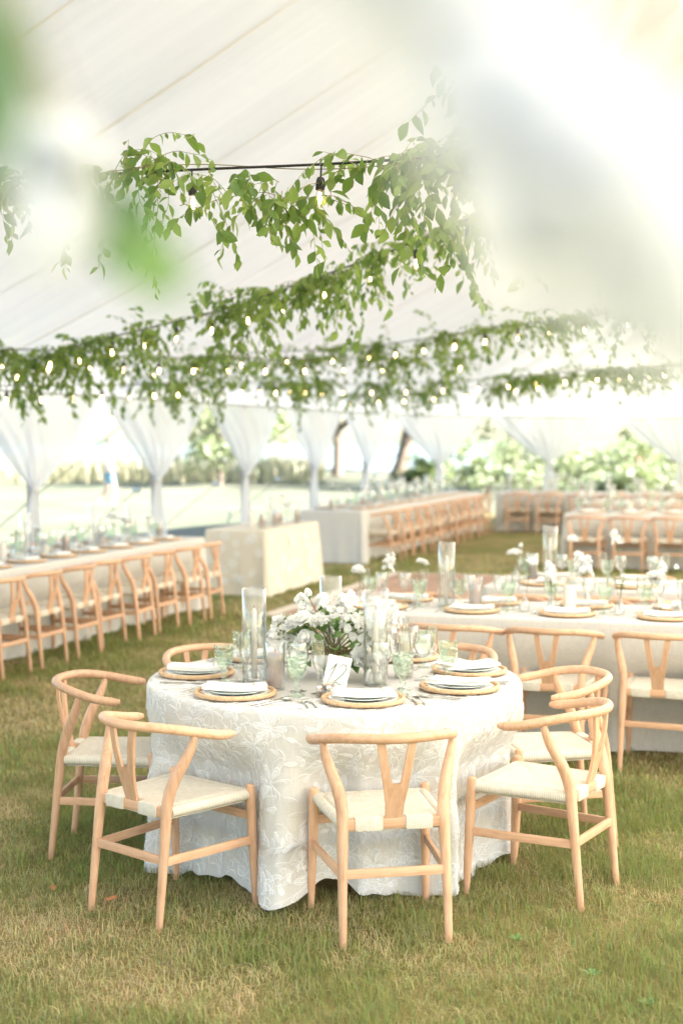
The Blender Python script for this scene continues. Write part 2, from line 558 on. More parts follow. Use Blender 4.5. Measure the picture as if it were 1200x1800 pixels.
# ------------------------------------------------------------------ ground
def ground_material():
    m, nt, out = nodemat('dry_lawn')
    tc = N(nt, 'ShaderNodeTexCoord')
    n1 = N(nt, 'ShaderNodeTexNoise', inp={'Scale': 1.1, 'Detail': 6, 'Roughness': 0.65})
    n2 = N(nt, 'ShaderNodeTexNoise', inp={'Scale': 60.0, 'Detail': 6, 'Roughness': 0.7})
    L(nt, tc, 'Object', n1, 'Vector')
    L(nt, tc, 'Object', n2, 'Vector')
    r1 = ramp(nt, [(0.36, (0.17, 0.19, 0.06)), (0.52, (0.29, 0.25, 0.11)), (0.68, (0.40, 0.31, 0.16))])
    L(nt, n1, 0, r1, 0)
    r2 = ramp(nt, [(0.3, (0.55, 0.55, 0.5)), (0.7, (1.15, 1.15, 1.1))])
    L(nt, n2, 0, r2, 0)
    mul = N(nt, 'ShaderNodeMix', data_type='RGBA', blend_type='MULTIPLY')
    mul.inputs[0].default_value = 1.0
    L(nt, r1, 0, mul, 6)
    L(nt, r2, 0, mul, 7)
    # outside the tent, overexposure and weaker yellow bounce are put into the lawn colour
    sp = N(nt, 'ShaderNodeSeparateXYZ')
    L(nt, tc, 'Object', sp, 0)
    cv = N(nt, 'ShaderNodeMath', operation='MULTIPLY', inp={1: math.cos(TH)})
    sv = N(nt, 'ShaderNodeMath', operation='MULTIPLY_ADD', inp={1: math.sin(TH), 2: -(TO.x * math.cos(TH) + TO.y * math.sin(TH))})
    vv = N(nt, 'ShaderNodeMath', operation='ADD')
    L(nt, sp, 0, cv, 0)
    L(nt, sp, 1, sv, 0)
    L(nt, cv, 0, vv, 0)
    L(nt, sv, 0, vv, 1)
    f1 = N(nt, 'ShaderNodeMapRange', inp={1: -0.3, 2: -2.2, 3: 0.0, 4: 1.0})
    L(nt, vv, 0, f1, 0)
    f2 = N(nt, 'ShaderNodeMapRange', inp={1: 33.0, 2: 36.0, 3: 0.0, 4: 1.0})
    L(nt, sp, 1, f2, 0)
    fm0 = N(nt, 'ShaderNodeMath', operation='MAXIMUM')
    L(nt, f1, 0, fm0, 0)
    L(nt, f2, 0, fm0, 1)
    f3 = N(nt, 'ShaderNodeMapRange', inp={1: 13.6, 2: 15.5, 3: 0.0, 4: 1.0})
    L(nt, vv, 0, f3, 0)
    f4 = N(nt, 'ShaderNodeMapRange', inp={1: -0.6, 2: -1.8, 3: 0.0, 4: 1.0})
    L(nt, sp, 1, f4, 0)
    fm1 = N(nt, 'ShaderNodeMath', operation='MAXIMUM')
    L(nt, f3, 0, fm1, 0)
    L(nt, f4, 0, fm1, 1)
    fm = N(nt, 'ShaderNodeMath', operation='MAXIMUM')
    L(nt, fm0, 0, fm, 0)
    L(nt, fm1, 0, fm, 1)
    n3 = N(nt, 'ShaderNodeTexNoise', inp={'Scale': 0.25, 'Detail': 5})
    L(nt, tc, 'Object', n3, 'Vector')
    r3 = ramp(nt, [(0.35, (0.165, 0.18, 0.115)), (0.65, (0.23, 0.22, 0.16))])
    L(nt, n3, 0, r3, 0)
    bl = N(nt, 'ShaderNodeMix', data_type='RGBA')
    L(nt, fm, 0, bl, 0)
    L(nt, mul, 2, bl, 6)
    L(nt, r3, 0, bl, 7)
    mul = bl
    b = N(nt, 'ShaderNodeBsdfPrincipled', inp={'Roughness': 0.95, 'Specular IOR Level': 0.1})
    L(nt, mul, 2, b, 'Base Color')
    bp = N(nt, 'ShaderNodeBump', inp={'Strength': 0.7, 'Distance': 0.03})
    L(nt, n2, 0, bp, 'Height')
    L(nt, bp, 0, b, 'Normal')
    L(nt, b, 0, out, 0)
    return m

mb = MB()
mb.add([(-900, -300, 0), (900, -300, 0), (900, 1500, 0), (-900, 1500, 0)], [(0, 1, 2, 3)])
ground = struct(put('lawn', mb.mesh('lawn', ground_material(), smooth=False)))

def vnoise(x, y, s, seed):
    rng = np.random.RandomState(seed)
    T = rng.rand(64, 64)
    xs, ys = x * s, y * s
    xi, yi = np.floor(xs).astype(int), np.floor(ys).astype(int)
    fx, fy = xs - xi, ys - yi
    fx, fy = fx * fx * (3 - 2 * fx), fy * fy * (3 - 2 * fy)
    g = lambda a, b: T[a % 64, b % 64]
    return (g(xi, yi) * (1 - fx) + g(xi + 1, yi) * fx) * (1 - fy) + (g(xi, yi + 1) * (1 - fx) + g(xi + 1, yi + 1) * fx) * fy

TC = (-0.03, 6.10)          # round table centre

def grass_material():
    m, nt, out = nodemat('grass_blade')
    at_ = N(nt, 'ShaderNodeAttribute', attribute_name='tint')
    d = N(nt, 'ShaderNodeBsdfDiffuse')
    t = N(nt, 'ShaderNodeBsdfTranslucent')
    L(nt, at_, 'Color', d, 0)
    L(nt, at_, 'Color', t, 0)
    mx = N(nt, 'ShaderNodeMixShader', inp={0: 0.35})
    L(nt, d, 0, mx, 1)
    L(nt, t, 0, mx, 2)
    L(nt, mx, 0, out, 0)
    return m

def make_grass(name, y0, y1, dens, w, hmin, hmax, seed, mat):
    rng = np.random.RandomState(seed)
    def half(y):
        return 0.27 * y + 0.5
    area = 0.5 * (2 * half(y0) + 2 * half(y1)) * (y1 - y0)
    n = int(area * dens * 1.15)
    y = y0 + (y1 - y0) * rng.rand(n)
    x = (rng.rand(n) * 2 - 1) * half(y1)
    k = np.abs(x) < half(y)
    x, y = x[k], y[k]
    # not under the round table's cloth, nor under the dance floor
    k = (x - TC[0]) ** 2 + (y - TC[1]) ** 2 > 0.55 ** 2
    rx, ry = x - TO.x, y - TO.y
    vv = rx * math.cos(TH) + ry * math.sin(TH)
    uu = -rx * math.sin(TH) + ry * math.cos(TH)
    k &= ~((vv > 2.6) & (vv < 8.6) & (uu > -0.05) & (uu < 4.75))
    x, y = x[k], y[k]
    n = len(x)
    patch = 0.55 * vnoise(x + 40, y + 40, 1.0, 3) + 0.30 * vnoise(x + 40, y + 40, 3.1, 4) + 0.25 * vnoise(x, y, 9.0, 5)
    dry = np.clip((patch - 0.46) * 4.0 + rng.randn(n) * 0.32, 0, 1)
    green = np.stack([0.21 + 0.13 * rng.rand(n), 0.25 + 0.12 * rng.rand(n), 0.09 + 0.05 * rng.rand(n)], 1)
    straw = np.stack([0.50 + 0.18 * rng.rand(n), 0.425 + 0.14 * rng.rand(n), 0.24 + 0.09 * rng.rand(n)], 1)
    col = green * (1 - dry[:, None]) + straw * dry[:, None]
    hh = (hmin + (hmax - hmin) * rng.rand(n) ** 1.8) * (1.08 - 0.45 * dry) * (0.7 + 0.5 * vnoise(x, y, 2.3, 9) + 1.3 * np.clip(vnoise(x + 7, y + 3, 5.5, 13) - 0.62, 0, 1) * 2.2)
    ang = rng.rand(n) * 2 * math.pi
    lean = (0.35 + 1.0 * rng.rand(n)) * (0.75 + 0.7 * dry)
    dx, dy = np.cos(ang), np.sin(ang)
    px, py = -dy, dx
    ww = w * (0.6 + 0.8 * rng.rand(n))
    z1, z2 = hh * 0.55, hh * np.clip(1.0 - 0.28 * lean, 0.25, 1)
    o1, o2 = hh * lean * 0.28, hh * lean * 0.95
    V = np.zeros((n, 5, 3), np.float32)
    for i, (o, z, s) in enumerate(((0, -0.004, 1), (0, -0.004, -1), (o1, z1, -0.8), (o1, z1, 0.8), (o2, z2, 0))):
        V[:, i, 0] = x + dx * o + px * ww * 0.5 * s
        V[:, i, 1] = y + dy * o + py * ww * 0.5 * s
        V[:, i, 2] = z
    me = bpy.data.meshes.new(name)
    me.vertices.add(n * 5)
    me.vertices.foreach_set('co', V.reshape(-1))
    base = np.arange(n, dtype=np.int32)[:, None] * 5
    loops = np.concatenate([base + np.array([0, 1, 2, 3]), base + np.array([3, 2, 4])], 1).reshape(-1)
    me.loops.add(n * 7)
    me.loops.foreach_set('vertex_index', loops)
    st = np.stack([np.arange(n) * 7, np.arange(n) * 7 + 4], 1).reshape(-1).astype(np.int32)
    me.polygons.add(n * 2)
    me.polygons.foreach_set('loop_start', st)
    me.update(calc_edges=True)
    me.validate()
    a = me.attributes.new('tint', 'FLOAT_COLOR', 'POINT')
    c = np.ones((n, 5, 4), np.float32)
    c[:, :, :3] = col[:, None, :]
    a.data.foreach_set('color', c.reshape(-1))
    me.materials.append(mat)
    return me

MG = grass_material()
gname = 'grass'
o = put(gname, make_grass('grass_near', 3.6, 7.4, 10500, 0.0030, 0.016, 0.062, 1, MG), kind='stuff')
tag(o, 'short patchy lawn grass, part green and part straw dry', 'grass')
o = put(gname, make_grass('grass_middle', 7.4, 12.5, 2600, 0.0055, 0.025, 0.07, 2, MG), kind='stuff')
tag(o, 'patchy grass between the long tables', 'grass')
o = put(gname, make_grass('grass_deep', 12.5, 22.0, 650, 0.011, 0.03, 0.07, 3, MG), kind='stuff')
tag(o, 'green grass beyond the dance floor', 'grass')

# broad-leaved weeds in the near lawn
def weed_mesh():
    b = MB()
    for k in range(7):
        a = k * 0.9 + random.random() * 0.4
        ln = 0.035 + 0.03 * random.random()
        def fn(u, v, a=a, ln=ln):
            r = 0.004 + ln * v
            w = 0.010 * math.sin(math.pi * min(1, v * 0.92 + 0.06)) * (u - 0.5) * 2
            z = 0.012 + 0.03 * math.sin(v * 2.0) - 0.003 * abs(u - 0.5)
            return (math.cos(a) * r - math.sin(a) * w, math.sin(a) * r + math.cos(a) * w, z)
        b.grid(fn, 2, 4)
    return b.mesh('weed', M_SPRAYLIGHT)
wm = [weed_mesh() for _ in range(3)]
weed_spots = [(0.83, 4.62), (0.62, 4.95), (0.96, 4.38)]
weed_txt = ['alone on the open lawn before the angled chair', 'by the front chair leg', 'lowest, at the bottom edge']
for i, (x, y) in enumerate(weed_spots):
    wo_ = put('weed', wm[i % 3], loc=(x, y, 0.008), rot=(0, 0, i * 1.3))
    s = 0.45 + 0.3 * random.random()
    wo_.scale = (s, s, s)
    tag(wo_, 'small broad-leaved weed ' + weed_txt[i], 'weed', 'weeds in the near lawn')

# two dry fallen leaves by the chair on the near lawn
dl = MB()
dl.grid(lambda u, v: ((u - 0.5) * 0.028 * math.sin(math.pi * (v * 0.9 + 0.06)), (v - 0.5) * 0.045, 0.012 * math.cos((u - 0.5) * 3) + 0.006 * math.sin(v * 5)), 4, 6)
dlm = dl.mesh('dry_leaf', pbr('dry_leaf', (0.30, 0.12, 0.05), (0.42, 0.20, 0.09), rough=0.8, scale=(60, 60, 60)))
for i, (x, y, lab) in enumerate([(-1.13, 5.50, 'brown dry leaf lying on the grass outside the angled chair'), (-0.88, 5.36, 'brown dry leaf on the grass between the angled chair legs')]):
    tag(put('fallen_leaf', dlm, loc=(x, y, 0.03), rot=(0.2, 0.1, i * 2.0)), lab, 'leaf')

# ------------------------------------------------------------------ water, far shore
def water_material():
    m, nt, out = nodemat('lake_water')
    b = N(nt, 'ShaderNodeBsdfPrincipled', inp={'Roughness': 0.12, 'Specular IOR Level': 0.5})
    b.inputs['Base Color'].default_value = (0.16, 0.27, 0.34, 1)
    tc = N(nt, 'ShaderNodeTexCoord')
    no = N(nt, 'ShaderNodeTexNoise', inp={'Scale': 0.8, 'Detail': 4})
    L(nt, tc, 'Object', no, 'Vector')
    bp = N(nt, 'ShaderNodeBump', inp={'Strength': 0.5, 'Distance': 0.2})
    L(nt, no, 0, bp, 'Height')
    L(nt, bp, 0, b, 'Normal')
    L(nt, b, 0, out, 0)
    return m
mb = MB()
mb.add([(-700, 78, 0.02), (9, 78, 0.02), (40, 420, 0.02), (-700, 420, 0.02)], [(0, 1, 2, 3)])
struct(put('lake', mb.mesh('lake', water_material(), smooth=False)))
mb = MB()
mb.grid(lambda u, v: (-500 + 1000 * u, 420 + 60 * v, (math.sin(v * math.pi)) * (1.2 + 0.5 * math.sin(u * 23) + 0.3 * math.sin(u * 61 + 1))), 120, 8)
struct(put('hills', mb.mesh('hills', pbr('far_shore_green', (0.10, 0.15, 0.09), (0.15, 0.19, 0.11), rough=0.9, scale=(0.05, 0.05, 0.05)))))
# dark strip standing in for the shadow line at the water's edge
mb = MB()
mb.grid(lambda u, v: (-8 + 16 * u, 76.5 + 1.6 * v, 0.02 + 0.22 * math.sin(math.pi * v) * (0.6 + 0.4 * math.sin(u * 17))), 40, 5)
struct(put('shore', mb.mesh('shore', pbr('shadow_strip', (0.05, 0.055, 0.045), (0.09, 0.09, 0.07), rough=0.8, scale=(1, 1, 1)))))

def blades(name, n, xr, yr, h, w, mat, seed):
    rng = random.Random(seed)
    b = MB()
    for _ in range(n):
        x, y = rng.uniform(*xr), rng.uniform(*yr)
        a = rng.uniform(0, 6.28)
        hh = h * rng.uniform(0.55, 1.1)
        ww = w * rng.uniform(0.6, 1.3)
        lx, ly = math.cos(a) * hh * 0.22, math.sin(a) * hh * 0.22
        px, py = -math.sin(a) * ww, math.cos(a) * ww
        b.add([(x - px, y - py, 0), (x + px, y + py, 0), (x + lx * 0.4 + px, y + ly * 0.4 + py, hh * 0.6), (x + lx * 0.4 - px, y + ly * 0.4 - py, hh * 0.6), (x + lx, y + ly, hh)],
              [(0, 1, 2, 3), (3, 2, 4)])
    return put(name, b.mesh(name, mat), kind='stuff')
tag(blades('reeds', 5200, (-34, -0.8), (57, 70), 1.2, 0.03, M_REED, 5), 'pale straw reeds standing at the edge of the bright lawn', 'reeds')

# ------------------------------------------------------------------ trees and shrubs outside
def leaf_cloud(b, c, rad, n, size, rng, mi=0):
    for _ in range(n):
        d = Vector((rng.gauss(0, 1), rng.gauss(0, 1), rng.gauss(0, 1))).normalized()
        r = rng.random() ** 0.45
        p = Vector(c) + Vector((d.x * rad[0], d.y * rad[1], d.z * rad[2])) * r
        s = size * rng.uniform(0.6, 1.3)
        M = Matrix.Translation(p) @ Euler((rng.uniform(-1, 1), rng.uniform(-1, 1), rng.uniform(0, 6.28))).to_matrix().to_4x4()
        b.add([M @ Vector(q) for q in ((-s * .5, 0, 0), (0, -s * .33, s * .08), (s * .6, 0, 0), (0, s * .33, s * .08))], [(0, 1, 2, 3)], mi)

def tree(name, label, x, y, h, trunk_r, crown_c, crown_r, lean=(0, 0), n=5200, size=0.34, seed=1, mat=None):
    rng = random.Random(seed)
    t = thing(name, label, 'tree', (x, y, 0), 0, 'trees beyond the tent')
    b = MB()
    top = Vector((lean[0], lean[1], h * 0.62))
    pts = [Vector((0, 0, -0.1)).lerp(top, k / 7) + Vector((0.12 * math.sin(k * 1.7), 0.1 * math.cos(k * 1.3), 0)) * (k / 7) for k in range(8)]
    b.tube(pts, [trunk_r * (1.35 if k == 0 else 1.0 - 0.09 * k) for k in range(8)], 10)
    ends = []
    for k in range(9):
        st = pts[3 + k % 5]
        a = k * 2.4 + rng.random()
        ln = crown_r[0] * rng.uniform(0.55, 0.95)
        e = st + Vector((math.cos(a) * ln, math.sin(a) * ln, rng.uniform(0.15, 0.5) * h * 0.5))
        m_ = st.lerp(e, 0.5) + Vector((0, 0, 0.25))
        b.tube([st, m_, e], [trunk_r * 0.42, trunk_r * 0.26, trunk_r * 0.08], 6)
        ends.append(e)
    put('trunk', b.mesh('trunk', M_BARK), t)
    b = MB()
    cl = [Vector((crown_c[0] + rng.gauss(0, .45) * crown_r[0], crown_c[1] + rng.gauss(0, .45) * crown_r[1], crown_c[2] + rng.gauss(0, .42) * crown_r[2])) for _ in range(20)] + ends
    for c in cl:
        q = rng.uniform(0.22, 0.42)
        leaf_cloud(b, c, (crown_r[0] * q, crown_r[1] * q, crown_r[2] * q * 0.8), n // len(cl), size, rng)
    put('crown', b.mesh('crown', mat or M_CROWN, smooth=False), t)
    return t

tree('shore_tree', 'leaning tree at the water behind the second bare gap of curtains', 2.5, 64, 9, 0.34, (0.6, 0, 6.6), (4.2, 3.2, 2.4), lean=(1.3, 0), seed=3, n=4200)
tree('shade_tree', 'stout grey trunk tree beside the wide end curtain', 6.7, 56, 9, 0.27, (0, 0, 6.2), (4.4, 4, 3.0), seed=7, n=5200)
tree('dark_tree', 'dark dense tree with a thick trunk past the last curtain gap', 11.2, 49, 8, 0.26, (-0.6, 0, 4.6), (3.6, 3.2, 2.4), seed=11, n=5600)
tree('young_tree', 'light green bushy tree behind the third sheer curtain', -4.6, 54, 5, 0.09, (0.3, 0, 2.3), (2.9, 2.2, 2.2), seed=17, n=2600, size=0.26, mat=M_CROWN2)
tree('bank_tree', 'bushy shore tree showing through the leaf garland', -0.2, 70, 8, 0.25, (0, 0, 5.0), (3.0, 3.0, 2.4), seed=23, n=3600)

def shrub(label, x, y, r, h, seed, mat, name='shrub', n=1500, size=0.2):
    rng = random.Random(seed)
    t = thing(name, label, 'shrub', (x, y, 0), 0, 'garden shrubs beyond the tent')
    b = MB()
    for k in range(6):
        a = k * 1.05 + rng.random()
        b.tube([(0, 0, -0.05), (math.cos(a) * r * 0.25, math.sin(a) * r * 0.25, h * 0.4), (math.cos(a) * r * 0.55, math.sin(a) * r * 0.55, h * 0.75)], [0.035, 0.022, 0.008], 5)
    put('stem', b.mesh('stem', M_BARK), t)
    b = MB()
    for k in range(14):
        c = (rng.gauss(0, .55) * r, rng.gauss(0, .5) * r, h * rng.uniform(0.12, 0.95))
        q = rng.uniform(.2, .5)
        leaf_cloud(b, c, (r * q, r * q, h * q * .7), n // 14, size * rng.uniform(.6, 1.2), rng)
    put('foliage', b.mesh('foliage', mat, smooth=False), t)
    return t
shrub_at = [(4.7, 46, 1.5, 1.9, 'rounded pale green shrub under the stout trunk tree'), (7.4, 47, 1.4, 1.5, 'low yellow-green shrub behind the wide end curtain'),
            (9.2, 44, 1.5, 1.7, 'broad pale shrub in the garden past the end curtain'), (10.4, 46, 1.1, 1.9, 'tall light shrub in front of the dark tree'),
            (12.2, 43, 1.5, 1.3, 'low shrub at the edge of the garden under the dark tree'), (5.9, 42, 1.3, 1.0, 'low grassy green shrub near the end tables'),
            (3.4, 60, 1.1, 1.0, 'dark low shrub on the shore by the leaning tree'),
            (8.3, 41, 1.6, .9, 'spreading low shrub below the wide end curtain'), (10.9, 40, 1.8, 1.0, 'spreading low shrub under the last curtain gap'), (7.0, 51, 1.6, 2.4, 'tall loose shrub behind the stout trunk')]
for i, (x, y, r, h, lab) in enumerate(shrub_at):
    shrub(lab, x, y, r, h, 40 + i, M_CROWN if i == 6 else M_CROWN2)
shrub('small shrub of red blossom in the garden past the end curtain', 9.0, 43, 0.26, 1.25, 60, M_REDFL, 'red_shrub', n=260, size=0.11)

# ------------------------------------------------------------------ tent canopy
HALF, U0, U1, EAVE, RISE = 6.7, -8.0, 12.26, 2.30, 3.35
tent = thing('tent_canopy', 'cream sailcloth tent roof with long seams rising to the ridge', 'tent', TO, TH)
def cz(t):
    return EAVE + RISE * max(t, 0.0) ** 1.18
npan = 13
du = (U1 - U0) / npan
def canopy_panel(fn, nu=6, nv=22):
    b = MB()
    b.grid(fn, nu, nv)
    return b.mesh('panel', M_CANOPY, angle=0)
def seam_strip(fn, w):
    b = MB()
    b.grid(fn, 1, 22)
    return b.mesh('seam', M_SEAM, angle=0)
for side in (1, -1):
    for k in range(npan):
        ua = U0 + k * du
        def fn(a, t, ua=ua, side=side):
            z = cz(t) + 0.05 * math.sin(math.pi * a) * math.sin(math.pi * min(1, t * 1.02)) 
            v = HALF - side * HALF * (1 - t)
            return (v, ua + a * du, z)
        put('panel', canopy_panel(fn), tent)
    for k in range(npan + 1):
        ua = U0 + k * du
        w = 0.022 if k % 2 else 0.034
        def fs(a, t, ua=ua, side=side, w=w):
            return (HALF - side * HALF * (1 - t), ua + (a - 0.5) * w, cz(t) - 0.006)
        put('seam', seam_strip(fs, w), tent)
nsec = 14
for end, uc in ((1, U1), (-1, U0)):
    for k in range(nsec):
        p0, p1 = math.pi * k / nsec, math.pi * (k + 1) / nsec
        def fn(a, t, p0=p0, p1=p1, end=end, uc=uc):
            ph = p0 + (p1 - p0) * a
            r = HALF * (1 - t)
            return (HALF - r * math.cos(ph), uc + end * r * math.sin(ph), cz(t) + 0.04 * math.sin(math.pi * a) * math.sin(math.pi * t))
        put('panel', canopy_panel(fn), tent)
        if k:
            def fs(a, t, p0=p0, end=end, uc=uc):
                r = HALF * (1 - t) + 0.01
                ph = p0 + (a - 0.5) * 0.03 / max(r, 0.3)
                return (HALF - r * math.cos(ph), uc + end * r * math.sin(ph), cz(t) - 0.006)
            put('seam', seam_strip(fs, 0.04), tent)
# eave rope all round
pts = [(0, U0 + (U1 - U0) * i / 30, EAVE - 0.012) for i in range(31)]
pts += [(HALF - HALF * math.cos(math.pi * i / 28), U1 + HALF * math.sin(math.pi * i / 28), EAVE - 0.012) for i in range(1, 29)]
pts += [(2 * HALF, U1 - (U1 - U0) * i / 30, EAVE - 0.012) for i in range(1, 31)]
b = MB()
b.tube(pts, 0.014, 6)
put('eave_rope', b.mesh('eave_rope', M_STRAP), tent)

# masts on the ridge
for i, (u, lab) in enumerate([(U1, 'varnished mast under the ridge at the far round end of the tent'), (3.6, 'varnished mast under the ridge beside the dance floor')]):
    p = W(HALF, u)
    b = MB()
    b.tube([(0, 0, 0), (0, 0, 3), (0, 0, EAVE + RISE + 0.3)], [0.075, 0.075, 0.05], 14)
    tag(put('tent_mast', b.mesh('tent_mast', M_POLE), loc=p), lab, 'pole')

# wall poles, sheer curtains, guy straps
stations = [(0.0, u, 0.0) for u in (0.0, 3.05, 6.1, 9.2, 12.26)]
stations += [(HALF - HALF * math.cos(R(a)), U1 + HALF * math.sin(R(a)), R(a)) for a in (26, 52, 78)]
b = MB()
b.lathe([(0.0, 0), (0.034, 0), (0.034, 2.28), (0.0, 2.30)], 12)
pole_me = b.mesh('wall_pole', M_POLE)
def curtain_meshes(half, seed):
    rng = random.Random(seed)
    ph = rng.uniform(0, 6)
    top, tie = EAVE - 0.03, 1.28 + rng.uniform(-0.03, 0.03)
    def swag(u, v):
        # v: 0 tie .. 1 top
        hw = 0.055 + (half - 0.055) * v ** 0.86
        x = (u * 2 - 1)
        z = tie + (top - tie) * v
        z -= 0.10 * (1 - abs(x)) ** 1.5 * (1 - v) * 0.4
        pl = math.cos(x * 26 + ph) * 0.018 * (0.35 + v) + math.cos(x * 11 + ph * 2) * 0.03 * v
        y = -0.07 - 0.16 * (1 - x * x) * math.sin(math.pi * min(1, v * 1.05)) + pl
        return (x * hw, y, z)
    a = MB()
    a.grid(swag, 90, 18)
    def tail(u, v):
        hw = 0.055 + 0.19 * v ** 0.75
        x = u * 2 - 1
        return (x * hw + 0.05 * v * math.sin(ph), -0.07 + math.cos(x * 14 + ph) * (0.015 + 0.035 * v) + 0.02 * math.sin(v * 5), tie - (tie - 0.02) * v)
    t = MB()
    t.grid(tail, 44, 10)
    s = MB()
    s.lathe([(0.062, -0.03), (0.07, 0.0), (0.062, 0.03)], 16, M=Matrix.Translation((0, -0.06, tie)) @ Matrix.Diagonal((1, 0.75, 1, 1)))
    return a.mesh('swag', M_SHEER, angle=0), t.mesh('tail', M_SHEER, angle=0), s.mesh('tie_band', M_SHEER, angle=0)
where = ['nearest of the wall', 'second along the wall', 'third, by the lace side table', 'fourth along the wall',
         'fifth, behind the far long table', 'sixth, where the wall turns', 'seventh, in the rounded end', 'eighth, past the red blossom', 'ninth, last round the end']
for i, (v, u, a) in enumerate(stations):
    p = W(v, u)
    rz = TH + R(90) - a          # local x along the wall, local -y into the tent
    tag(put('wall_pole', pole_me, loc=p), 'slim wooden tent pole, ' + where[i] + ', inside its curtain', 'pole', 'tent wall poles')
    c = thing('sheer_curtain', 'sheer white curtain tied to its pole, ' + where[i], 'curtain', p, rz, 'sheer curtains round the tent wall')
    A, T, S = curtain_meshes(1.46, 70 + i)
    put('swag', A, c)
    put('tail', T, c)
    put('tie_band', S, c)
    # guy strap running outward from the pole head to a stake
    g = thing('guy_strap', 'grey guy strap running out to a stake, ' + where[i], 'strap', p, rz, 'guy straps of the tent')
    b = MB()
    P0, P1 = Vector((0, 0.03, 2.27)), Vector((0, 2.75, 0.25))
    b.tube([P0, P0.lerp(P1, 0.5), P1], 0.022, 4, flat=0.35)
    put('strap', b.mesh('strap', M_STRAP, smooth=False), g)
    b = MB()
    q = P0.lerp(P1, 0.62)
    b.rbox((q.x - 0.03, q.y - 0.06, q.z - 0.03), (q.x + 0.03, q.y + 0.06, q.z + 0.04), 0.008)
    put('ratchet', b.mesh('ratchet', M_STEEL), g)
    b = MB()
    b.tube([(0, 2.72, 0.38), (0, 2.85, -0.2)], [0.016, 0.013], 8)
    b.lathe([(0.0, 0.40), (0.03, 0.40), (0.03, 0.37), (0.0, 0.37)], 10, M=Matrix.Translation((0, 2.72, 0)))
    put('stake', b.mesh('stake', M_STEEL), g)

# ------------------------------------------------------------------ dance floor
dance = bpy.data.objects.new('dance_floor', None)
COL.objects.link(dance)
dance.location = W(2.67, 0.02, 0)
dance.rotation_euler = (0, 0, TH)
struct(dance)
m_par = pbr('parquet', (0.36, 0.235, 0.175), (0.46, 0.315, 0.245), rough=0.85, spec=0.05, scale=(3, 22, 3), randomize=0.08)
m_edge = pbr('floor_edging', (0.60, 0.52, 0.42), (0.68, 0.60, 0.50), rough=0.45, scale=(8, 8, 8))
b = MB()
b.rbox((0.004, 0.004, 0.0), (0.296, 0.911, 0.032), 0.003)
plank = b.mesh('plank', m_par)
for i in range(19):
    for j in range(5):
        put('plank', plank, dance, loc=(0.12 + i * 0.3, 0.10 + j * 0.915, 0))
def edging(x0, y0, x1, y1):
    b = MB()
    nrm = 1
    b.box((x0, y0, 0), (x1, y1, 0.026))
    put('edging', b.mesh('edging', m_edge), dance)
edging(-0.06, -0.06, 5.88, 0.098)
edging(-0.06, 4.68, 5.88, 4.82)
edging(-0.06, 0.10, 0.116, 4.678)

# ------------------------------------------------------------------ chair
def bez(pts, n):
    """Catmull-Rom through points"""
    P = [Vector(p) for p in pts]
    P = [P[0] * 2 - P[1]] + P + [P[-1] * 2 - P[-2]]
    out = []
    m = len(P) - 3
    for i in range(m):
        for k in range(n):
            t = k / n
            a, b_, c, d = P[i:i + 4]
            out.append(0.5 * ((2 * b_) + (c - a) * t + (2 * a - 5 * b_ + 4 * c - d) * t * t + (3 * b_ - a - 3 * c + d) * t ** 3))
    out.append(P[-2])
    return out

def interp(xs, n):
    out = []
    for i in range(len(xs) - 1):
        for k in range(n):
            out.append(xs[i] + (xs[i + 1] - xs[i]) * k / n)
    out.append(xs[-1])
    return out

